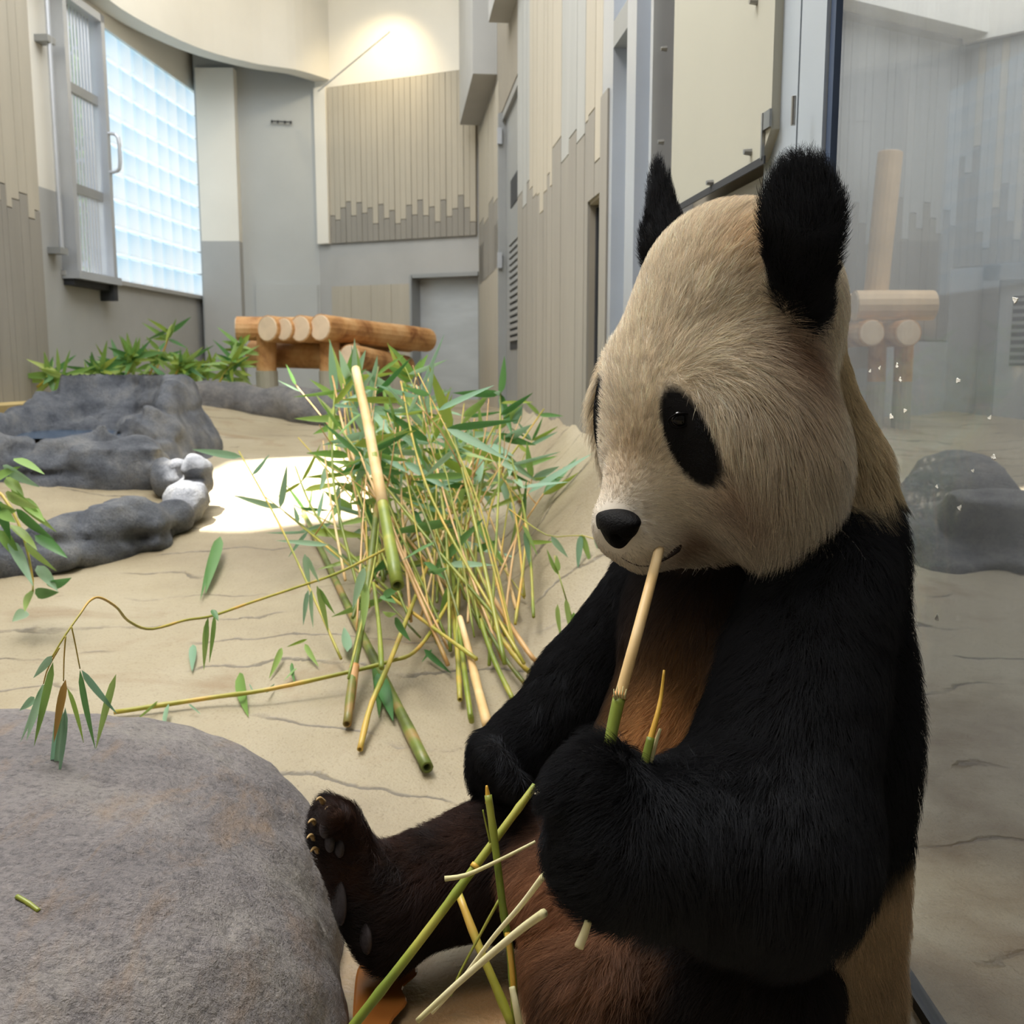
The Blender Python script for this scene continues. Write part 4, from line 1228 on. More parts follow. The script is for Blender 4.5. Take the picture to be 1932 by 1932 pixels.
px_leaves(o, [(985, 990, 1015, 1048), (990, 1000, 1000, 1070), (1040, 1012, 1072, 1052), (1096, 1008, 1090, 1075), (1098, 1008, 1115, 1065), (1122, 1002, 1138, 1060), (1016, 1125, 1005, 1185), (1020, 1125, 1026, 1175)], Y=2.8, w=0.018)

# the tangle of stems
TOPM = [M_LEAF, M_LEAF, M_LEAFG, M_LEAFD, M_LEAFY]
STN = ['thin grass-green', 'slim ochre-yellow', 'slender tan', 'slight yellow-green', 'narrow leaf-green', 'thin peeled straw-pale', 'thin dark olive', 'thin fresh green']
STQ = ['with a bare side twig, tangled in the heap', 'with leaves at its top, tangled in the heap', 'with few leaves, tangled in the heap']
for i in range(92):
    t = rng.random()
    bx = 690 + 300 * t + rng.normal(0, 22); by = 1060 + 250 * rng.random() * (0.35 + 0.65 * t)
    tx = max(600 + 60 * rng.random(), bx - 110 + rng.normal(0, 60) + (0.5 - t) * 40); ty = rng.uniform(690, 900)
    if i % 7 == 3: tx = bx + rng.uniform(-20, 120); ty = rng.uniform(760, 900)
    if i % 9 == 5: bx, by = rng.uniform(640, 720), rng.uniform(1080, 1300)
    a = G(bx, by, rng.uniform(0.015, 0.10))
    Yt = a[1] + rng.uniform(0.55, 1.25)
    tp = PY(tx, ty, Yt); tp[2] = max(tp[2], float(H(tp[0], tp[1])) + 0.06)
    if i % 5 == 1:
        tp = tp + np.array([rng.choice([-1, 1]) * rng.uniform(.25, .5), 0, -rng.uniform(.05, .2)]); tp[2] = max(tp[2], float(H(tp[0], tp[1])) + 0.05)
    tp[0] = min(tp[0], 0.505 - 0.1107 * (tp[1] - 1.66) - 0.12)
    mid_ = (a + tp) / 2 + np.array([rng.normal(0, .03), rng.normal(0, .03), rng.uniform(-0.03, 0.04)])
    mid_[2] = max(mid_[2], float(H(mid_[0], mid_[1])) + 0.03)
    mt = [M_CGREEN, M_CYEL, M_CTAN, M_CYEL, M_CGREEN, M_PEEL, M_CDARK, M_CGREEN][i % 8]
    r = rng.uniform(0.0024, 0.0055)
    o, p = cane('bamboo_stalk', [a, mid_, tp], r, r * 0.55, mt, f'{STN[i % 8]} bamboo stem {STQ[i % 3]}', f'{STN[i % 8].split()[-1]} stems in the heap, {STQ[i % 3][:24]}', nodes=5, n=16, seg=7, hollow=False)
    for k in range((3, 5, 2)[i % 3] + int(rng.integers(0, 2))):
        f = rng.uniform(0.72, 1.0) if rng.random() < 0.85 else rng.uniform(0.2, 0.7)
        b0 = p[int(f * (len(p) - 1))]
        d = np.array([rng.normal(0, .75), rng.normal(-.15, .5), rng.normal(.25 if f > .8 else -.1, .55)]); d = nz(d) * rng.uniform(0.10, 0.22)
        e = b0 + d; e[2] = max(e[2], float(H(e[0], e[1])) + 0.012); e[0] = min(e[0], 0.505 - 0.1107 * (e[1] - 1.66) - 0.03)
        leaf(b0, e, o, TOPM[rng.integers(0, 5)])
    if i % 3 == 0:                                       # a bare side twig
        b0 = p[10]; e = b0 + np.array([rng.normal(0, .10), rng.normal(0, .08), rng.uniform(.06, .22)])
        sub(o, 'twig', [b0, (b0 + e) / 2 + rng.normal(0, .008, 3), e], 0.0022, 0.0012, M_CTAN, 5, n=5)
# leafy tops standing clear of the heap
o, p = cane('bamboo_stalk', [PY(700, 880, 3.5), PY(668, 770, 3.6), PY(655, 700, 3.65)], 0.005, 0.003, M_CYEL, 'leafy bamboo top standing tallest at the upper left of the heap', nodes=3, hollow=False)
px_leaves(o, [(632, 745, 622, 640), (655, 730, 668, 655), (660, 740, 690, 660), (672, 780, 664, 650), (690, 780, 667, 640), (700, 770, 712, 670), (640, 790, 596, 745, M_LEAFG), (640, 760, 585, 715, M_LEAFG), (640, 770, 600, 790), (650, 800, 592, 818), (650, 805, 620, 800), (660, 720, 640, 660)], Y=3.6, dY=0.2, w=0.03)
o, p = cane('bamboo_stalk', [PY(800, 860, 3.5), PY(780, 760, 3.6), PY(785, 712, 3.62)], 0.006, 0.003, M_PEEL, 'leafy stem with a bare tan tip at the top middle of the heap', nodes=3, hollow=False)
px_leaves(o, [(782, 712, 733, 648), (784, 712, 808, 668), (780, 715, 735, 685, M_LEAFY), (775, 720, 730, 690), (760, 840, 820, 760), (700, 770, 765, 785), (720, 800, 780, 770), (740, 805, 770, 812), (740, 740, 690, 700)], Y=3.6, dY=0.2, w=0.03)
o, p = cane('bamboo_stalk', [PY(860, 960, 3.4), PY(905, 860, 3.5), PY(935, 800, 3.55)], 0.005, 0.003, M_CYEL, 'leafy stem spreading out at the upper right of the heap', nodes=3, hollow=False)
px_leaves(o, [(875, 785, 920, 750), (935, 810, 988, 762), (940, 820, 1010, 840, M_LEAFD), (950, 830, 1005, 800), (945, 850, 1012, 910), (930, 850, 978, 890), (960, 865, 1012, 908), (970, 800, 985, 765), (920, 840, 970, 860)], Y=3.5, dY=0.2, w=0.03)
o, p = cane('bamboo_stalk', [PY(880, 1010, 3.0), PY(890, 930, 3.05), PY(895, 790, 3.15)], 0.004, 0.002, M_CTAN, 'bare upright tan stem poking out of the heap', nodes=3, hollow=False)
sub(o, 'twig', [PY(893, 900, 3.1), PY(915, 820, 3.15), PY(922, 752, 3.2)], 0.003, 0.0015, M_CTAN, 6)
px_leaves(o, [(900, 980, 945, 1060), (895, 985, 930, 1045), (905, 1000, 960, 1075), (870, 1000, 865, 1060), (900, 1040, 935, 1020, M_LEAFD)], Y=2.95, dY=0.15, w=0.022)
o, p = cane('bamboo_stalk', [PY(700, 1000, 3.2), PY(690, 900, 3.4), PY(640, 850, 3.6)], 0.004, 0.002, M_CGREEN, 'sunlit leafy stem at the left edge of the heap over the bright patch', nodes=3, hollow=False)
px_leaves(o, [(660, 860, 578, 855, M_LEAFG), (680, 930, 630, 910, M_LEAFG), (665, 960, 610, 925, M_LEAFG), (670, 880, 640, 900, M_LEAFG), (690, 890, 650, 870), (690, 900, 660, 950, M_LEAFG), (700, 960, 668, 945, M_LEAFG), (720, 930, 680, 905), (650, 945, 620, 982, M_LEAFG)], Y=3.4, dY=0.3, w=0.03)
o, p = cane('bamboo_stalk', [PY(720, 1260, 2.1), PY(715, 1180, 2.3), PY(705, 1100, 2.5)], 0.006, 0.004, M_CGREEN, 'short green stem with an open top standing in the crossing of canes', nodes=2)
px_leaves(o, [(722, 1125, 755, 1110, M_LEAFD), (718, 1125, 748, 1140, M_LEAFD), (745, 1160, 722, 1155, M_LEAFG), (745, 1165, 775, 1210, M_LEAFD), (690, 1100, 685, 1190, M_LEAFG), (688, 1070, 665, 1150), (800, 1060, 840, 1095, M_LEAFD), (810, 1080, 845, 1070, M_LEAFD)], Y=2.35, dY=0.1, w=0.02)

# leafy branch at the left edge
o, p = cane('bamboo_branch', [PY(-60, 900, 2.75), PY(0, 930, 2.7), PY(40, 1000, 2.65), PY(60, 1080, 2.6), PY(62, 1115, 2.55)], 0.005, 0.002, M_CYEL, 'leafy bamboo branch hanging over the rock ridge at the left edge', nodes=3, hollow=False)
px_leaves(o, [(26, 865, 84, 893), (5, 878, 75, 919), (12, 900, 45, 935), (20, 921, 103, 1004, M_LEAFG), (0, 957, 30, 964, M_LEAFG), (0, 962, 28, 985, M_LEAFG), (17, 1017, 63, 1103), (46, 1024, 109, 1077), (66, 1010, 128, 1054, M_LEAFD), (70, 1067, 109, 1116), (66, 1120, 113, 1117, M_LEAFD), (60, 1113, 48, 1156, M_LEAFG), (50, 1153, 23, 1173), (90, 1105, 135, 1090, M_LEAFD), (0, 1000, 40, 1060), (10, 930, 70, 960, M_LEAFG), (30, 960, 100, 1020, M_LEAFD), (-20, 910, 40, 880), (20, 990, 70, 1040, M_LEAFG), (-10, 940, 20, 1020, M_LEAFD), (40, 940, 85, 985)], Y=2.62, dY=0.12, w=0.03)

# heap of cut bamboo by the far left wall
M_FAR = [M_LEAFG, M_LEAFY, M_LEAFG, M_LEAFD]
spots_ = [(120, 712, 70, 730), (190, 700, 150, 735), (250, 672, 230, 735), (300, 660, 270, 735), (350, 680, 310, 740), (400, 690, 350, 745), (440, 680, 400, 745), (325, 612, 280, 735), (455, 650, 425, 740), (230, 690, 190, 740), (370, 700, 330, 750)]
spots_.sort(key=lambda q: q[2])
ORDW = ['first', 'second', 'third', 'fourth', 'fifth', 'sixth', 'seventh', 'eighth', 'ninth', 'tenth', 'eleventh']
for i, (tx, ty, bx, by) in enumerate(spots_):
    Y = min(6.7 + 0.25 * (i % 3), 3.36 / (0.0657 + (966 - min(tx, bx)) / 1932) - 0.45)
    a, tp = PY(bx, by, Y), PY(tx, ty, Y)
    tall = (tx, ty) == (325, 612)
    o, p = cane('bamboo_branch', [a, (a + tp) / 2 + [0.03, 0, 0.05], tp], 0.008, 0.004, M_CYEL, 'leafy bamboo branch arching highest out of the far heap under the glass blocks' if tall else f'leafy cut bamboo branch in the heap by the far left wall, {ORDW[i]} from the left', 'cut branches by the far left wall', nodes=2, hollow=False, seg=6)
    for k in range(9 if tall else 26):
        b0 = p[rng.integers(2 if not tall else 6, len(p))]
        d = nz([rng.normal(0, .8), rng.normal(-.2, .4), rng.normal(.1, .5)]) * rng.uniform(.10, .22)
        leaf(b0, b0 + d, o, M_FAR[rng.integers(0, 4)], w=rng.uniform(.022, .04))
v_, p = cane('bamboo_cane', [PY(70, 713, 6.6), PY(110, 714, 6.6), PY(175, 716, 6.6)], 0.012, 0.010, M_CYEL, 'bare yellow cane end sticking left out of the far heap', nodes=1)

# sticks about the panda's lap
o, p = cane('bamboo_cane', [Q(1010, 1482, 1.20), Q(930, 1590, 1.17), Q(800, 1765, 1.13), Q(655, 1950, 1.10)], 0.0044, 0.0056, M_CGREEN, 'long green cane slanting across the lap of the panda to the bottom edge', nodes=3, seg=12, n=26)
sub(o, 'joint_ring', [Q(899, 1631, 1.158), Q(894, 1638, 1.156)], 0.0056, 0.0056, M_TIP, 12, n=3)
o, p = cane('bamboo_cane', [Q(921, 1500, 1.15), Q(935, 1600, 1.14), Q(950, 1720, 1.135), Q(963, 1800, 1.135), Q(974, 1940, 1.13)], 0.0042, 0.0042, M_CGREEN, 'upright green cane with an orange bitten tip in front of the far thigh', nodes=3, seg=12, n=24, hollow=False)
sub(o, 'bitten_tip', [Q(922, 1515, 1.15), Q(920, 1498, 1.151), Q(918, 1482, 1.152)], 0.0044, 0.0012, M_TIP, 10)
sub(o, 'stripped_side', [Q(957, 1760, 1.128), Q(964, 1810, 1.128), Q(969, 1870, 1.126), Q(972, 1900, 1.126)], 0.0030, 0.0030, M_TIP, 8)
o, p = cane('bamboo_cane', [Q(866, 1688, 1.20), Q(905, 1790, 1.16), Q(935, 1860, 1.14), Q(968, 1940, 1.12)], 0.0043, 0.0052, M_CYEL, 'yellow-sided cane under the crossing at the bottom, leaning the other way', nodes=2, seg=12, hollow=False)
o, p = cane('bamboo_sliver', [Q(839, 1658, 1.13), Q(880, 1651, 1.13), Q(940, 1624, 1.13), Q(1010, 1588, 1.14)], 0.0030, 0.0016, M_STRIP, 'pale bamboo sliver lying level across the two green canes', nodes=0, hollow=False, seg=6)
o, p = cane('split_bamboo', [Q(1027, 1722, 1.02), Q(985, 1752, 1.04), Q(920, 1806, 1.06), Q(850, 1868, 1.07), Q(788, 1926, 1.08)], 0.0046, 0.0030, M_STRIP, 'wide pale split cane, the lower of the two pale pieces by the paw', nodes=0, hollow=False, seg=7, n=20)
o, p = cane('split_bamboo', [Q(1026, 1652, 1.03), Q(985, 1706, 1.05), Q(930, 1770, 1.07), Q(870, 1850, 1.09), Q(815, 1912, 1.10)], 0.0034, 0.0018, M_STRIP, 'narrow pale split cane with a frayed end just above the wide pale one', nodes=0, hollow=False, seg=7, n=20)
for k in range(4):
    sub(o, 'frayed_fibre', [Q(1024, 1656, 1.03), Q(1026 + 3 * k, 1645 - 2 * k, 1.028)], 0.0012, 0.0005, M_STRIP, 5, n=3)
o, p = cane('bamboo_sliver', [Q(1110, 1738, .95), Q(1103, 1760, .95), Q(1092, 1787, .95)], 0.0036, 0.0048, M_STRIP, 'short pale chip of cane hanging under the near paw', nodes=0, hollow=False, seg=6)
o, p = cane('bamboo_sliver', [Q(966, 1862, 1.06), Q(974, 1900, 1.05), Q(982, 1945, 1.05)], 0.0034, 0.0042, M_STRIP, 'pale sliver standing at the bottom edge beside the brown leg', nodes=0, hollow=False, seg=6)
o, p = cane('bamboo_twig', [Q(946, 1690, 1.15), Q(905, 1765, 1.14), Q(868, 1835, 1.13), Q(850, 1880, 1.12)], 0.0018, 0.0012, M_CGREEN, 'hair-thin green twig crossing behind the pale split canes', nodes=2, hollow=False, seg=5)
o, p = cane('bamboo_twig', [Q(911, 1528, 1.16), Q(918, 1560, 1.16), Q(925, 1590, 1.16)], 0.0008, 0.0014, M_CGREEN, 'tiny dark spike of twig left of the orange tip', nodes=0, hollow=False, seg=5)
bz = lambda x, y: Q(x, y, 1.06)
# the eaten cane and the thin split held in the near paw
o, p = cane('bamboo_cane', [Q(1150, 1405, .992), Q(1160, 1360, 1.0), Q(1168, 1320, 1.006), Q(1205, 1185, 1.03), on_skin(1241, 1044) + B_ * 0.003, on_skin(1250, 1020) - B_ * 0.022], 0.0056, 0.0056, M_PEEL, 'peeled bamboo cane the panda is eating, held from paw to mouth', nodes=0, hollow=False, seg=14, n=20)
sub(o, 'green_base', [Q(1149, 1410, .991), Q(1158, 1362, .999), Q(1168, 1318, 1.005)], 0.0058, 0.0064, M_CGREEN, 14, label='green unpeeled lower end')
sub(o, 'torn_rim', [Q(1168, 1318, 1.005), Q(1171, 1308, 1.007)], 0.0070, 0.0062, M_SHEATH, 12, n=3)
for k in range(5):
    sub(o, 'frayed_fibre', [Q(1160 + 4.5 * k, 1318, 1.0), Q(1158 + 6 * k, 1300 - (k % 2) * 5, .998)], 0.0014, 0.0004, M_STRIP, 5, n=3)
o, p = cane('split_bamboo', [Q(1216, 1440, 1.0), Q(1226, 1400, 1.01), Q(1240, 1350, 1.02), Q(1248, 1310, 1.03), Q(1253, 1264, 1.035)], 0.0042, 0.0012, M_TIP, 'thin split bamboo shoot standing up from the near forearm', nodes=0, hollow=False, seg=7, n=14)
sub(o, 'green_base', [Q(1215, 1444, 1.0), Q(1228, 1392, 1.008)], 0.0046, 0.0044, M_CGREEN, 8)
o, p = cane('split_bamboo', [Q(1226, 1440, 1.005), Q(1236, 1405, 1.015), Q(1246, 1375, 1.02)], 0.0032, 0.0015, M_STRIP, 'shorter pale split piece tucked behind the thin shoot', nodes=0, hollow=False, seg=6)
# a scrap of twig on the boulder
def on_boulder(x, y):
    r = ray(x, y); t = 0.5
    while t < 2.5:
        if boulder_sdf((CAM + r * t)[None])[0] < 0.0: break
        t += 0.004
    return CAM + r * t
p0, p1 = on_boulder(32, 1697), on_boulder(74, 1725)
cane('bamboo_twig', [p0 + [0, 0, .003], (p0 + p1) / 2 + [0, 0, .004], p1 + [0, 0, .003]], 0.0026, 0.0026, M_CGREEN, 'short green scrap of twig lying on the boulder', nodes=1, hollow=False, seg=6)

# shrub outside the barred window
c0 = WL.hit(135, 250, 0.0) - WL.n * 1.1 + WL.d * 2.3
sh_ = empty('garden_shrub', np.array([c0[0], c0[1], 0.0])); tag(sh_, 'sunlit green shrub outside, glimpsed between the window bars', 'shrub')
v, f = tube(resample([np.array([c0[0], c0[1], 0.0]), np.array([c0[0] + .1, c0[1], 1.2]), np.array([c0[0], c0[1] + .1, 2.6])], 8), [0.08, .07, .06, .05, .045, .04, .03, .02], 8)
mesh_obj('trunk', v, f, simple('shrub_bark', (110, 96, 80), .8, .2, 10, .3), sh_)
V = []; Fs = []
for k in range(2600):
    p = np.array([c0[0], c0[1], 0.2]) + np.array([rng.normal(0, .22), rng.normal(0, .8), rng.uniform(0.2, 3.6)])
    a = nz(rng.normal(0, 1, 3)); bq = nz(np.cross(a, rng.normal(0, 1, 3))); s = rng.uniform(.05, .10); j = len(V)
    V += [p - a * s, p + bq * s * .4, p + a * s, p - bq * s * .4]; Fs.append((j, j + 1, j + 2, j + 3))
mesh_obj('foliage', V, Fs, M_LEAFG, sh_, c0)['kind'] = 'stuff'

# ------------------------------------------------------------------ the panda
verts, quads = surface_net(panda_sdf, P_LO, P_HI, 0.0062)
verts = relax(verts, quads, 2, 0.5)
NRM = vnormals(verts, quads)
RNAMES = ['head', 'neck', 'ear_near', 'ear_far', 'torso', 'arm_near', 'arm_far', 'leg_far', 'leg_near']
BLACK = np.array(lin((25, 24, 25))); CREAM = np.array(lin((234, 220, 197))); GREYC = np.array(lin((212, 203, 190)))
TAN = np.array(lin((198, 158, 100))); BROWN = np.array(lin((142, 98, 66))); NECKC = np.array(lin((214, 196, 160)))
BELLY = np.array(lin((190, 142, 92))); RED = np.array(lin((158, 112, 80))); RUMP = np.array(lin((206, 182, 150))); LEGC = np.array(lin((40, 32, 28)))
EYE_N, EYE_F = None, None


PATCH_N = on_skin(1296, 826)
EYEP = on_skin(1283, 792)
NOSE = on_skin(1156, 997)
def mirror(p): return p - 2 * HL * ((p - HC) @ HL)
PATCH_F = mirror(PATCH_N)
patch_dir = nz(on_skin(1322, 885) - on_skin(1268, 765))
patch_dir_f = nz(patch_dir - 2 * HL * (patch_dir @ HL))


def gau(P, c, s):
    return np.exp(-((np.linalg.norm(P - c, axis=-1) / s) ** 2))


def lerp(a, b, t):
    t = np.asarray(t)[..., None]
    return a * (1 - t) + b * t


def patch_w(P, c, pd):
    D = P - c; a = D @ pd; r = np.linalg.norm(D - a[:, None] * pd, axis=1)
    wid = 0.0290 + 0.004 * np.clip(a / 0.06, -1, 1)
    return (a / 0.060) ** 2 + (r / wid) ** 2


_b1, _b2 = Q(1700, 892, 1.25), Q(1340, 1075, 1.2)
SADN = nz(np.cross(_b2 - _b1, B_)); SADN = -SADN if SADN[2] > 0 else SADN     # points below the shoulder line
_c1, _c2 = Q(1745, 1505, 1.28), Q(1330, 1840, 1.2)
RMPN = nz(np.cross(_c2 - _c1, B_)); RMPN = -RMPN if RMPN[2] > 0 else RMPN


def coat(P):
    o = panda_fields(P)
    lab = np.argmin(np.stack([o[k] for k in RNAMES]), 0)
    h = (P - HC) @ HU
    jit = vnoise(P, 22, 5)
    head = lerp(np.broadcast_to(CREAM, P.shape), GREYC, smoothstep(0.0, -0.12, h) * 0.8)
    head = lerp(head, TAN, 0.8 * gau(P, Q(1400, 385, 1.18), 0.055) + 0.55 * gau(P, Q(1415, 470, 1.08), 0.04))
    head = lerp(head, TAN, 0.35 * gau(P, on_skin(1160, 900), 0.03) + 0.25 * gau(P, on_skin(1195, 840), 0.03))
    head = lerp(head, BROWN, 0.75 * gau(P, on_skin(1498, 655), 0.036) + 0.5 * gau(P, on_skin(1390, 950), 0.04) + 0.3 * gau(P, Q(1480, 770, 1.06), 0.05))
    head = lerp(head, BROWN * 0.8, 0.75 * gau(P, on_skin(1300, 1030), 0.026))
    head = lerp(head, np.array(lin((226, 220, 208))), 0.6 * gau(P, NOSE, 0.075))
    neck = lerp(np.broadcast_to(NECKC, P.shape), BROWN, 0.14 + 0.14 * jit)
    bl = smoothstep(-0.008, 0.012, (P - _b1) @ SADN + 0.012 * jit)
    neck = lerp(neck, BLACK, np.maximum(bl, smoothstep(-0.03, 0.01, (P - HC) @ HF) * smoothstep(-0.13, -0.16, h)))
    rm = smoothstep(-0.018, 0.018, (P - _c1) @ RMPN + 0.015 * jit)
    torso = lerp(np.broadcast_to(NECKC, P.shape), BLACK, np.maximum(bl, smoothstep(-0.03, 0.01, (P - HC) @ HF)))
    chest = np.array(lin((56, 44, 38)))
    torso = lerp(torso, chest, gau(P, Q(1300, 1180, 1.16), 0.10) * 0.7)
    torso = lerp(torso, BELLY, np.clip(1.25 * gau(P, Q(1255, 1395, 1.16), 0.085), 0, 1))
    torso = lerp(torso, np.array(lin((84, 60, 48))), np.clip(1.2 * gau(P, Q(1020, 1600, 1.25), 0.09), 0, 0.9))
    torso = lerp(torso, RED, np.clip(1.3 * gau(P, Q(1030, 1740, 1.2), 0.09), 0, 1))
    torso = lerp(torso, RUMP, rm * (P[..., 0] > Q(1300, 1800, 1.2)[0]))
    legn = lerp(np.broadcast_to(RED, P.shape), LEGC, smoothstep(Q(1120, 1850, 1.1)[0], Q(1300, 1850, 1.1)[0], P[..., 0] + 0.04 * jit))
    legn = lerp(legn, LEGC, 0.45 + 0.4 * jit)
    legf = lerp(np.broadcast_to(LEGC, P.shape), np.array(lin((84, 52, 36))), np.clip(0.28 + 0.5 * jit, 0, 0.8) * 0.6)
    blk = np.broadcast_to(BLACK, P.shape)
    col = np.zeros(P.shape)
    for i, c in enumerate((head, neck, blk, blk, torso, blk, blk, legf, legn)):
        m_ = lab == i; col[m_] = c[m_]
    # soft hand-over between head/neck cream and what they meet
    for w in (patch_w(P, PATCH_N, patch_dir), patch_w(P, PATCH_F, patch_dir_f)):
        k = (1 - smoothstep(0.80, 1.15, w + 0.10 * jit)) * (lab == 0)
        col = lerp(col, BLACK, k)
    earw = (lab == 2) | (lab == 3)
    pn = patch_w(P, PATCH_N, patch_dir) < 1.0; pf = patch_w(P, PATCH_F, patch_dir_f) < 1.0
    reg = lab.copy()
    reg[lab == 1] = 0
    reg[(lab == 0) & pn] = 9; reg[(lab == 0) & pf] = 10
    return col, reg


def body_mat():
    m, n, l, b = new_mat('panda_skin')
    a = n.new('ShaderNodeAttribute'); a.attribute_name = 'coat'
    l.new(a.outputs['Color'], b.inputs['Base Color']); b.inputs['Roughness'].default_value = 0.85
    b.inputs['Specular IOR Level'].default_value = 0.1
    return m


def fur_mat():
    m, n, l, b = new_mat('panda_fur')
    out = n['Material Output']
    a = n.new('ShaderNodeAttribute'); a.attribute_name = 'coat'
    df = n.new('ShaderNodeBsdfDiffuse'); l.new(a.outputs['Color'], df.inputs[0])
    tl = n.new('ShaderNodeBsdfTranslucent'); l.new(a.outputs['Color'], tl.inputs[0])
    m1 = n.new('ShaderNodeMixShader'); m1.inputs[0].default_value = 0.25
    l.new(df.outputs[0], m1.inputs[1]); l.new(tl.outputs[0], m1.inputs[2])
    hr = n.new('ShaderNodeBsdfHair'); hr.component = 'Reflection'
    hr.inputs['Color'].default_value = (0.85, 0.9, 1.0, 1); hr.inputs['RoughnessU'].default_value = 0.35; hr.inputs['RoughnessV'].default_value = 0.6
    m2 = n.new('ShaderNodeMixShader'); m2.inputs[0].default_value = 0.022
    l.new(m1.outputs[0], m2.inputs[1]); l.new(hr.outputs[0], m2.inputs[2]); l.new(m2.outputs[0], out.inputs[0])
    return m


M_SKIN, M_FUR = body_mat(), fur_mat()
pan = empty('panda', (0.30, 1.25, 0.0))
tag(pan, 'giant panda sitting upright in profile, eating a bamboo cane', 'panda')
body = mesh_obj('body', verts, quads, M_SKIN, pan, (0.30, 1.25, 0.0), smooth=True)
vc, vreg = coat(verts)
at = body.data.color_attributes.new('coat', 'FLOAT_COLOR', 'POINT')
at.data.foreach_set('color', np.column_stack([vc, np.ones(len(vc))]).astype(np.float32).ravel())

# eyes, nose, mouth, claws, pads
M_EYE = simple('dark_wet_eye', (11, 9, 8), 0.12, 0.05, 5, spec=0.25)
M_LID = simple('black_eyelid', (16, 14, 14), 0.7, 0.1, 30, spec=0.05)
M_NOSE = simple('black_nose_leather', (13, 12, 13), 0.55, 0.12, 90, 0.3, spec=0.06)
M_LIP = simple('dark_lip', (40, 28, 26), 0.4, 0.15, 30)
M_CLAW = simple('horn_claw', (176, 146, 96), 0.4, 0.15, 20)
M_PAD = simple('dark_paw_pad', (62, 56, 58), 0.55, 0.15, 25, 0.3)


def ball(c, r, axes=None, n=16, m_=10):
    th = np.linspace(0, math.pi, m_); ph = np.arange(n) * 2 * math.pi / n
    S = np.stack([np.outer(np.sin(th), np.cos(ph)), np.outer(np.sin(th), np.sin(ph)), np.outer(np.cos(th), np.ones(n))], -1).reshape(-1, 3) * np.asarray(r)
    if axes is not None: S = S @ np.asarray(axes)
    return (S + c).tolist(), [(i * n + k, i * n + (k + 1) % n, (i + 1) * n + (k + 1) % n, (i + 1) * n + k) for i in range(m_ - 1) for k in range(n)]


en = nz(HF * 0.62 + HL * 0.75 + HU * 0.1)
for (P0, nn, sink) in ((EYEP, en, .0045), (mirror(EYEP), en - 2 * HL * (en @ HL), .009)):
    c = P0 - nn * sink
    v, f = ball(c, 0.0095, n=20, m_=14); ey = mesh_obj('eye', v, f, M_EYE, pan, c, smooth=True)
    tx = nz(np.cross(nn, HU)); ty = np.cross(tx, nn)
    for s in (1, -1):                    # upper and lower lid
        arc = [c + nn * (0.0085 * math.cos(a * 0.75)) + tx * 0.0118 * math.sin(a) + ty * s * 0.0072 * math.cos(a) for a in np.linspace(-1.45, 1.45, 11)]
        v, f = tube(arc, 0.0012, 6); mesh_obj('eyelid', v, f, M_LID, ey, c, smooth=True)


def nose_sdf(P):
    d = sd_ell(P, NOSE - HF * 0.006, (0.017, 0.030, 0.015), HAX)
    d = smin(d, sd_ell(P, NOSE - HU * 0.012 - HF * 0.006, (0.014, 0.013, 0.014), HAX), 0.010)
    d = smin(d, sd_ell(P, NOSE + HU * 0.007 - HF * 0.010, (0.015, 0.036, 0.010), HAX), 0.008)
    for s in (1, -1):
        hole = sd_ell(P, NOSE + HF * 0.009 + HL * 0.0145 * s - HU * 0.006, (0.010, 0.0055, 0.0062), HAX)
        d = -smin(-d, hole, 0.003)
    return d


v, q = surface_net(nose_sdf, NOSE - 0.05, NOSE + 0.05, 0.002)
mesh_obj('nose', v, q, M_NOSE, pan, NOSE, smooth=True)
lip = [on_skin(x, y) - B_ * 0.0008 for x, y in ((1172, 1052), (1190, 1062), (1210, 1068), (1230, 1066), (1250, 1056), (1270, 1042), (1286, 1028))]
v, f = tube(resample(lip, 20), np.concatenate([np.linspace(0.0004, 0.0012, 11), np.linspace(0.0016, 0.0046, 7), [0.003, 0.001]]), 7); mesh_obj('mouth', v, f, M_LIP, pan, lip[0], smooth=True)
for (x, y, dx, dy) in ((600, 1512, -6, -4), (618, 1528, -8, -1), (586, 1552, -8, 2), (583, 1580, -7, 4), (590, 1604, -7, 6)):
    a = Q(x + 10, y + 2, 1.275); b_ = Q(x + dx * .6, y + dy * .5, 1.255)
    v, f = tube(resample([a, (a + b_) / 2 + U_ * 0.004, b_], 7), np.linspace(0.0042, 0.0007, 7), 8); mesh_obj('claw', v, f, M_CLAW, pan, a, smooth=True)
soleN = nz(-R_ * 0.85 + B_ * 0.5)
for (x, y, rx, ry) in ((640, 1700, .022, .030), (622, 1590, .010, .012), (640, 1600, .010, .012), (612, 1565, .009, .011), (690, 1770, .016, .02)):
    try:
        p = on_skin(x, y)
        v, f = ball(p, (0.006, rx, ry), np.array([soleN, nz(np.cross(U_, soleN)), U_])); mesh_obj('paw_pad', v, f, M_PAD, pan, p, smooth=True)
    except Exception:
        pass

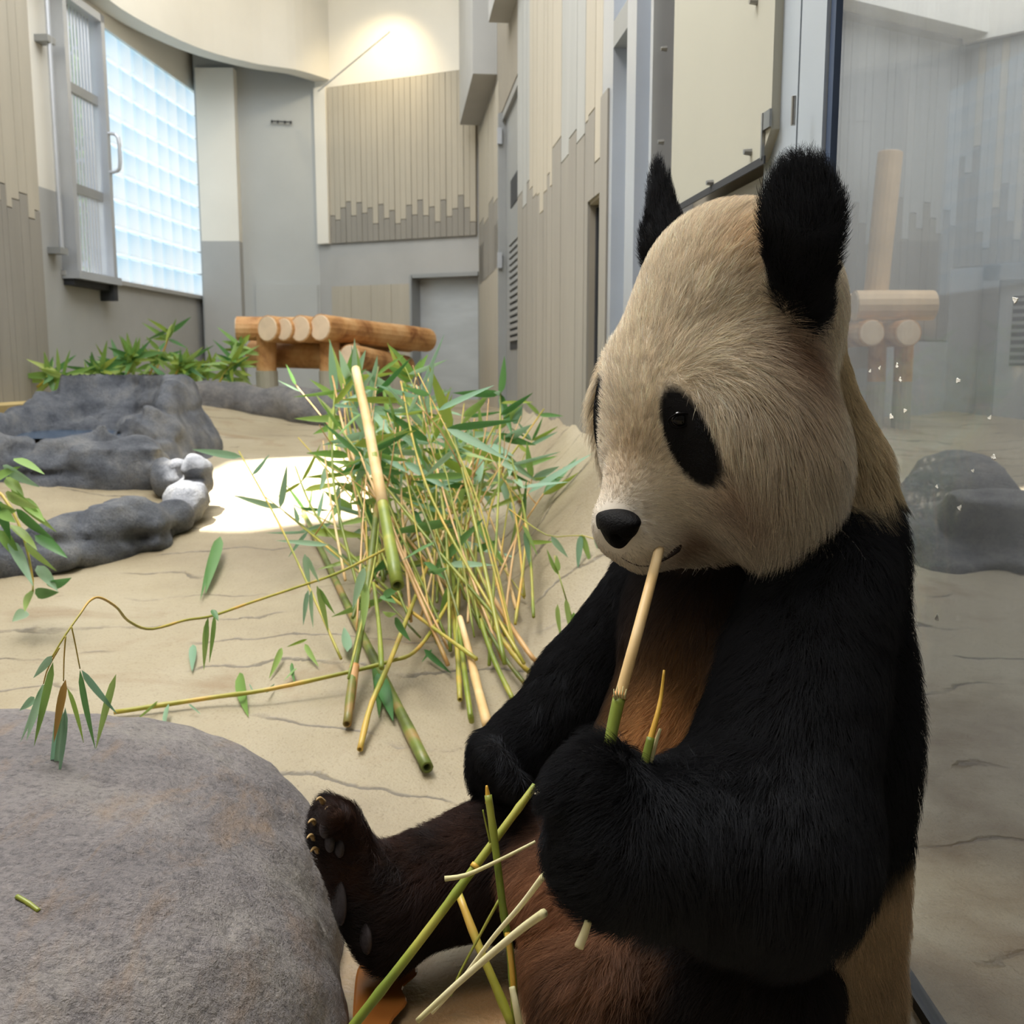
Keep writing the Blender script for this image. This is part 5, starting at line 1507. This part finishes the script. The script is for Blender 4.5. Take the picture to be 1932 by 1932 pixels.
# ---- fur: one set of strands per region
tri = np.concatenate([quads[:, [0, 1, 2]], quads[:, [0, 2, 3]]])
ctr = verts[tri].mean(1)
fn = np.cross(verts[tri[:, 1]] - verts[tri[:, 0]], verts[tri[:, 2]] - verts[tri[:, 0]])
area = np.linalg.norm(fn, axis=1) / 2
fnn = fn / (2 * area[:, None] + 1e-15)
facing = np.einsum('ij,ij->i', fnn, (CAM - ctr) / np.linalg.norm(CAM - ctr, axis=1, keepdims=True))
wgt = np.where(facing > -0.25, 1.0, 0.22) * np.where(ctr[:, 2] < 0.02, 0.0, 1.0)
treg = vreg[tri[:, 0]]
REG = {0: ('head_fur', 3.2e5), 2: ('ear', 6.5e5), 3: ('ear', 5.0e5), 4: ('torso_fur', 2.2e5), 5: ('foreleg_fur', 3.0e5), 6: ('foreleg_fur', 2.6e5),
       7: ('hind_leg_fur', 2.4e5), 8: ('hind_leg_fur', 2.4e5), 9: ('eye_patch', 6.0e5), 10: ('eye_patch', 6.0e5)}
EAR_B = {2: Q(1505, 600, 1.075), 3: Q(1278, 520, 1.28)}
NSEG = 6


def build_fur(ri):
    name, dens = REG[ri]
    sel = np.nonzero(treg == ri)[0]
    aw = area[sel] * wgt[sel]
    N = int(aw.sum() * dens * FUR)
    if N < 10: return
    f = tri[rng.choice(sel, N, p=aw / aw.sum())]
    r1, r2 = np.sqrt(rng.random(N)), rng.random(N)
    bc = np.stack([1 - r1, r1 * (1 - r2), r1 * r2], 1)
    P = (verts[f] * bc[..., None]).sum(1); n = (NRM[f] * bc[..., None]).sum(1); n /= np.linalg.norm(n, axis=1, keepdims=True)
    col, _ = coat(P)
    L = np.full(N, 0.026); comb = np.zeros((N, 3)); lift = np.full(N, 0.35); rad = np.full(N, 0.00026)
    down = np.array([0, 0, -1.0])
    if ri in (0, 9, 10):
        away = P - (NOSE + HF * 0.02); dn = np.linalg.norm(away, axis=1, keepdims=True)
        away = away / dn; h = (P - HC) @ HU; lside = np.abs((P - HC) @ HL); fw = (P - HC) @ HF
        cheek = smoothstep(0.03, 0.085, lside) * smoothstep(0.10, -0.05, h) * smoothstep(0.11, 0.20, dn[:, 0])
        comb = away * (1 - 0.88 * cheek)[:, None] + down * (0.35 + 1.5 * cheek)[:, None]
        L = 0.017 + 0.026 * cheek + 0.006 * smoothstep(0.10, 0.30, dn[:, 0])
        L = np.where(dn[:, 0] < 0.10, 0.005 + 0.06 * dn[:, 0], L)
        nk = smoothstep(-0.02, -0.10, fw)
        comb = comb * (1 - nk)[:, None] + down * nk[:, None] * 1.2; L = L * (1 - nk) + 0.018 * nk
        jaw = smoothstep(-0.10, -0.16, h) * smoothstep(0.16, 0.08, fw)
        L = L + 0.016 * jaw; lift = 0.22 + 0.10 * cheek + 0.15 * jaw; rad[:] = 0.00026
        if ri != 0: L[:] = 0.009; lift[:] = 0.25
        eyed = np.minimum(np.linalg.norm(P - EYEP, axis=1), np.linalg.norm(P - mirror(EYEP), axis=1))
        pw_ = np.minimum(patch_w(P, PATCH_N, patch_dir), patch_w(P, PATCH_F, patch_dir_f))
        L = L * (0.55 + 0.45 * smoothstep(1.0, 2.4, pw_))
        L = L * smoothstep(0.006, 0.020, eyed)
        L = L * smoothstep(0.016, 0.034, np.linalg.norm(P - NOSE, axis=1))
    elif ri in (2, 3):
        comb = P - EAR_B[ri]; comb /= np.linalg.norm(comb, axis=1, keepdims=True)
        L[:] = 0.020; lift[:] = 0.42; rad[:] = 0.00024
    elif ri == 4:
        comb = np.broadcast_to(down, P.shape).copy(); L[:] = 0.026; lift[:] = 0.25
        fr = smoothstep(Q(1400, 1300, 1.2)[0], Q(1150, 1300, 1.2)[0], P[:, 0])
        comb += fr[:, None] * (-R_ * 0.5)
    elif ri == 5:
        up = smoothstep(0.48, 0.62, P[:, 2]); pawx = smoothstep(Q(1250, 1, 1)[0], Q(1080, 1, 1)[0], P[:, 0])
        comb = down * (1 - 0.55 * pawx)[:, None] - R_ * (0.15 + 1.0 * pawx)[:, None] * (1 - up)[:, None]
        L = 0.030 + 0.016 * (1 - up) * (1 - pawx) * smoothstep(0.40, 0.26, P[:, 2]); L = L * (1 - 0.25 * pawx); lift = 0.30 + 0.12 * pawx; rad[:] = 0.00024
    elif ri == 6:
        comb = np.broadcast_to(nz(-R_ * 0.5 + down * 0.8), P.shape).copy(); L[:] = 0.024; lift[:] = 0.28
        pw = smoothstep(Q(1010, 1, 1.4)[0], Q(940, 1, 1.4)[0], P[:, 0]); L = L * (1 - 0.4 * pw)
    elif ri == 7:
        ft = smoothstep(Q(770, 1, 1.37)[0], Q(700, 1, 1.37)[0], P[:, 0])
        comb = (-R_ * 0.6 + down * 0.7) * (1 - ft)[:, None] + (U_ * 0.5 - R_ * 0.4 + down * 0.2) * ft[:, None]
        L = 0.024 - 0.009 * ft; lift[:] = 0.25
    elif ri == 8:
        comb = np.broadcast_to(nz(-R_ * 0.5 + down * 0.9), P.shape).copy(); L[:] = 0.034; lift[:] = 0.35
    wob = np.stack([vnoise(P, 16, 71), vnoise(P, 16, 72), vnoise(P, 16, 73)], 1)
    clump = np.stack([vnoise(P, 95, 81), vnoise(P, 95, 82), vnoise(P, 95, 83)], 1)
    smf = (0.35 + 0.65 * cheek)[:, None] if ri == 0 else 1.0
    comb = comb + 0.40 * wob * smf + 0.42 * clump * smf + rng.normal(0, 0.16, (N, 3))
    t = comb - n * np.einsum('ij,ij->i', comb, n)[:, None]
    t /= np.linalg.norm(t, axis=1, keepdims=True) + 1e-9
    L = np.maximum(L, 0.0012) * rng.uniform(0.65, 1.15, N) * (1 + (0.08 if ri == 0 else 0.25) * vnoise(P, 40, 91))
    d0 = n * (lift + 0.25)[:, None] + t * (1 - lift)[:, None]; d0 /= np.linalg.norm(d0, axis=1, keepdims=True)
    d1 = n * (lift * 0.35)[:, None] + t + down * 0.12; d1 /= np.linalg.norm(d1, axis=1, keepdims=True)
    pts = np.empty((N, NSEG, 3)); p = P - n * 0.001; pts[:, 0] = p
    for k in range(1, NSEG):
        s = (k - 0.5) / (NSEG - 1)
        p = p + (d0 * (1 - s) + d1 * s) * (L / (NSEG - 1))[:, None]
        pts[:, k] = p
    cu = bpy.data.hair_curves.new(name)
    cu.add_curves([NSEG] * N)
    org = np.array([0.30, 1.25, 0.0])
    cu.attributes['position'].data.foreach_set('vector', (pts - org).astype(np.float32).ravel())
    ra = cu.attributes.get('radius') or cu.attributes.new('radius', 'FLOAT', 'POINT')
    prof = np.linspace(1.0, 0.22, NSEG)
    ra.data.foreach_set('value', (rad[:, None] * prof[None]).astype(np.float32).ravel())
    b = np.exp(rng.normal(0, 0.22, N))[:, None] * (1 + 0.10 * vnoise(P, 60, 95))[:, None]
    cc = np.clip(col * b, 0, 1)
    ca = cu.attributes.new('coat', 'FLOAT_COLOR', 'CURVE')
    ca.data.foreach_set('color', np.column_stack([cc, np.ones(N)]).astype(np.float32).ravel())
    cu.materials.append(M_FUR)
    o = add_obj(name, cu, org, pan)
    print('fur', name, ri, N)


for ri in REG:
    build_fur(ri)
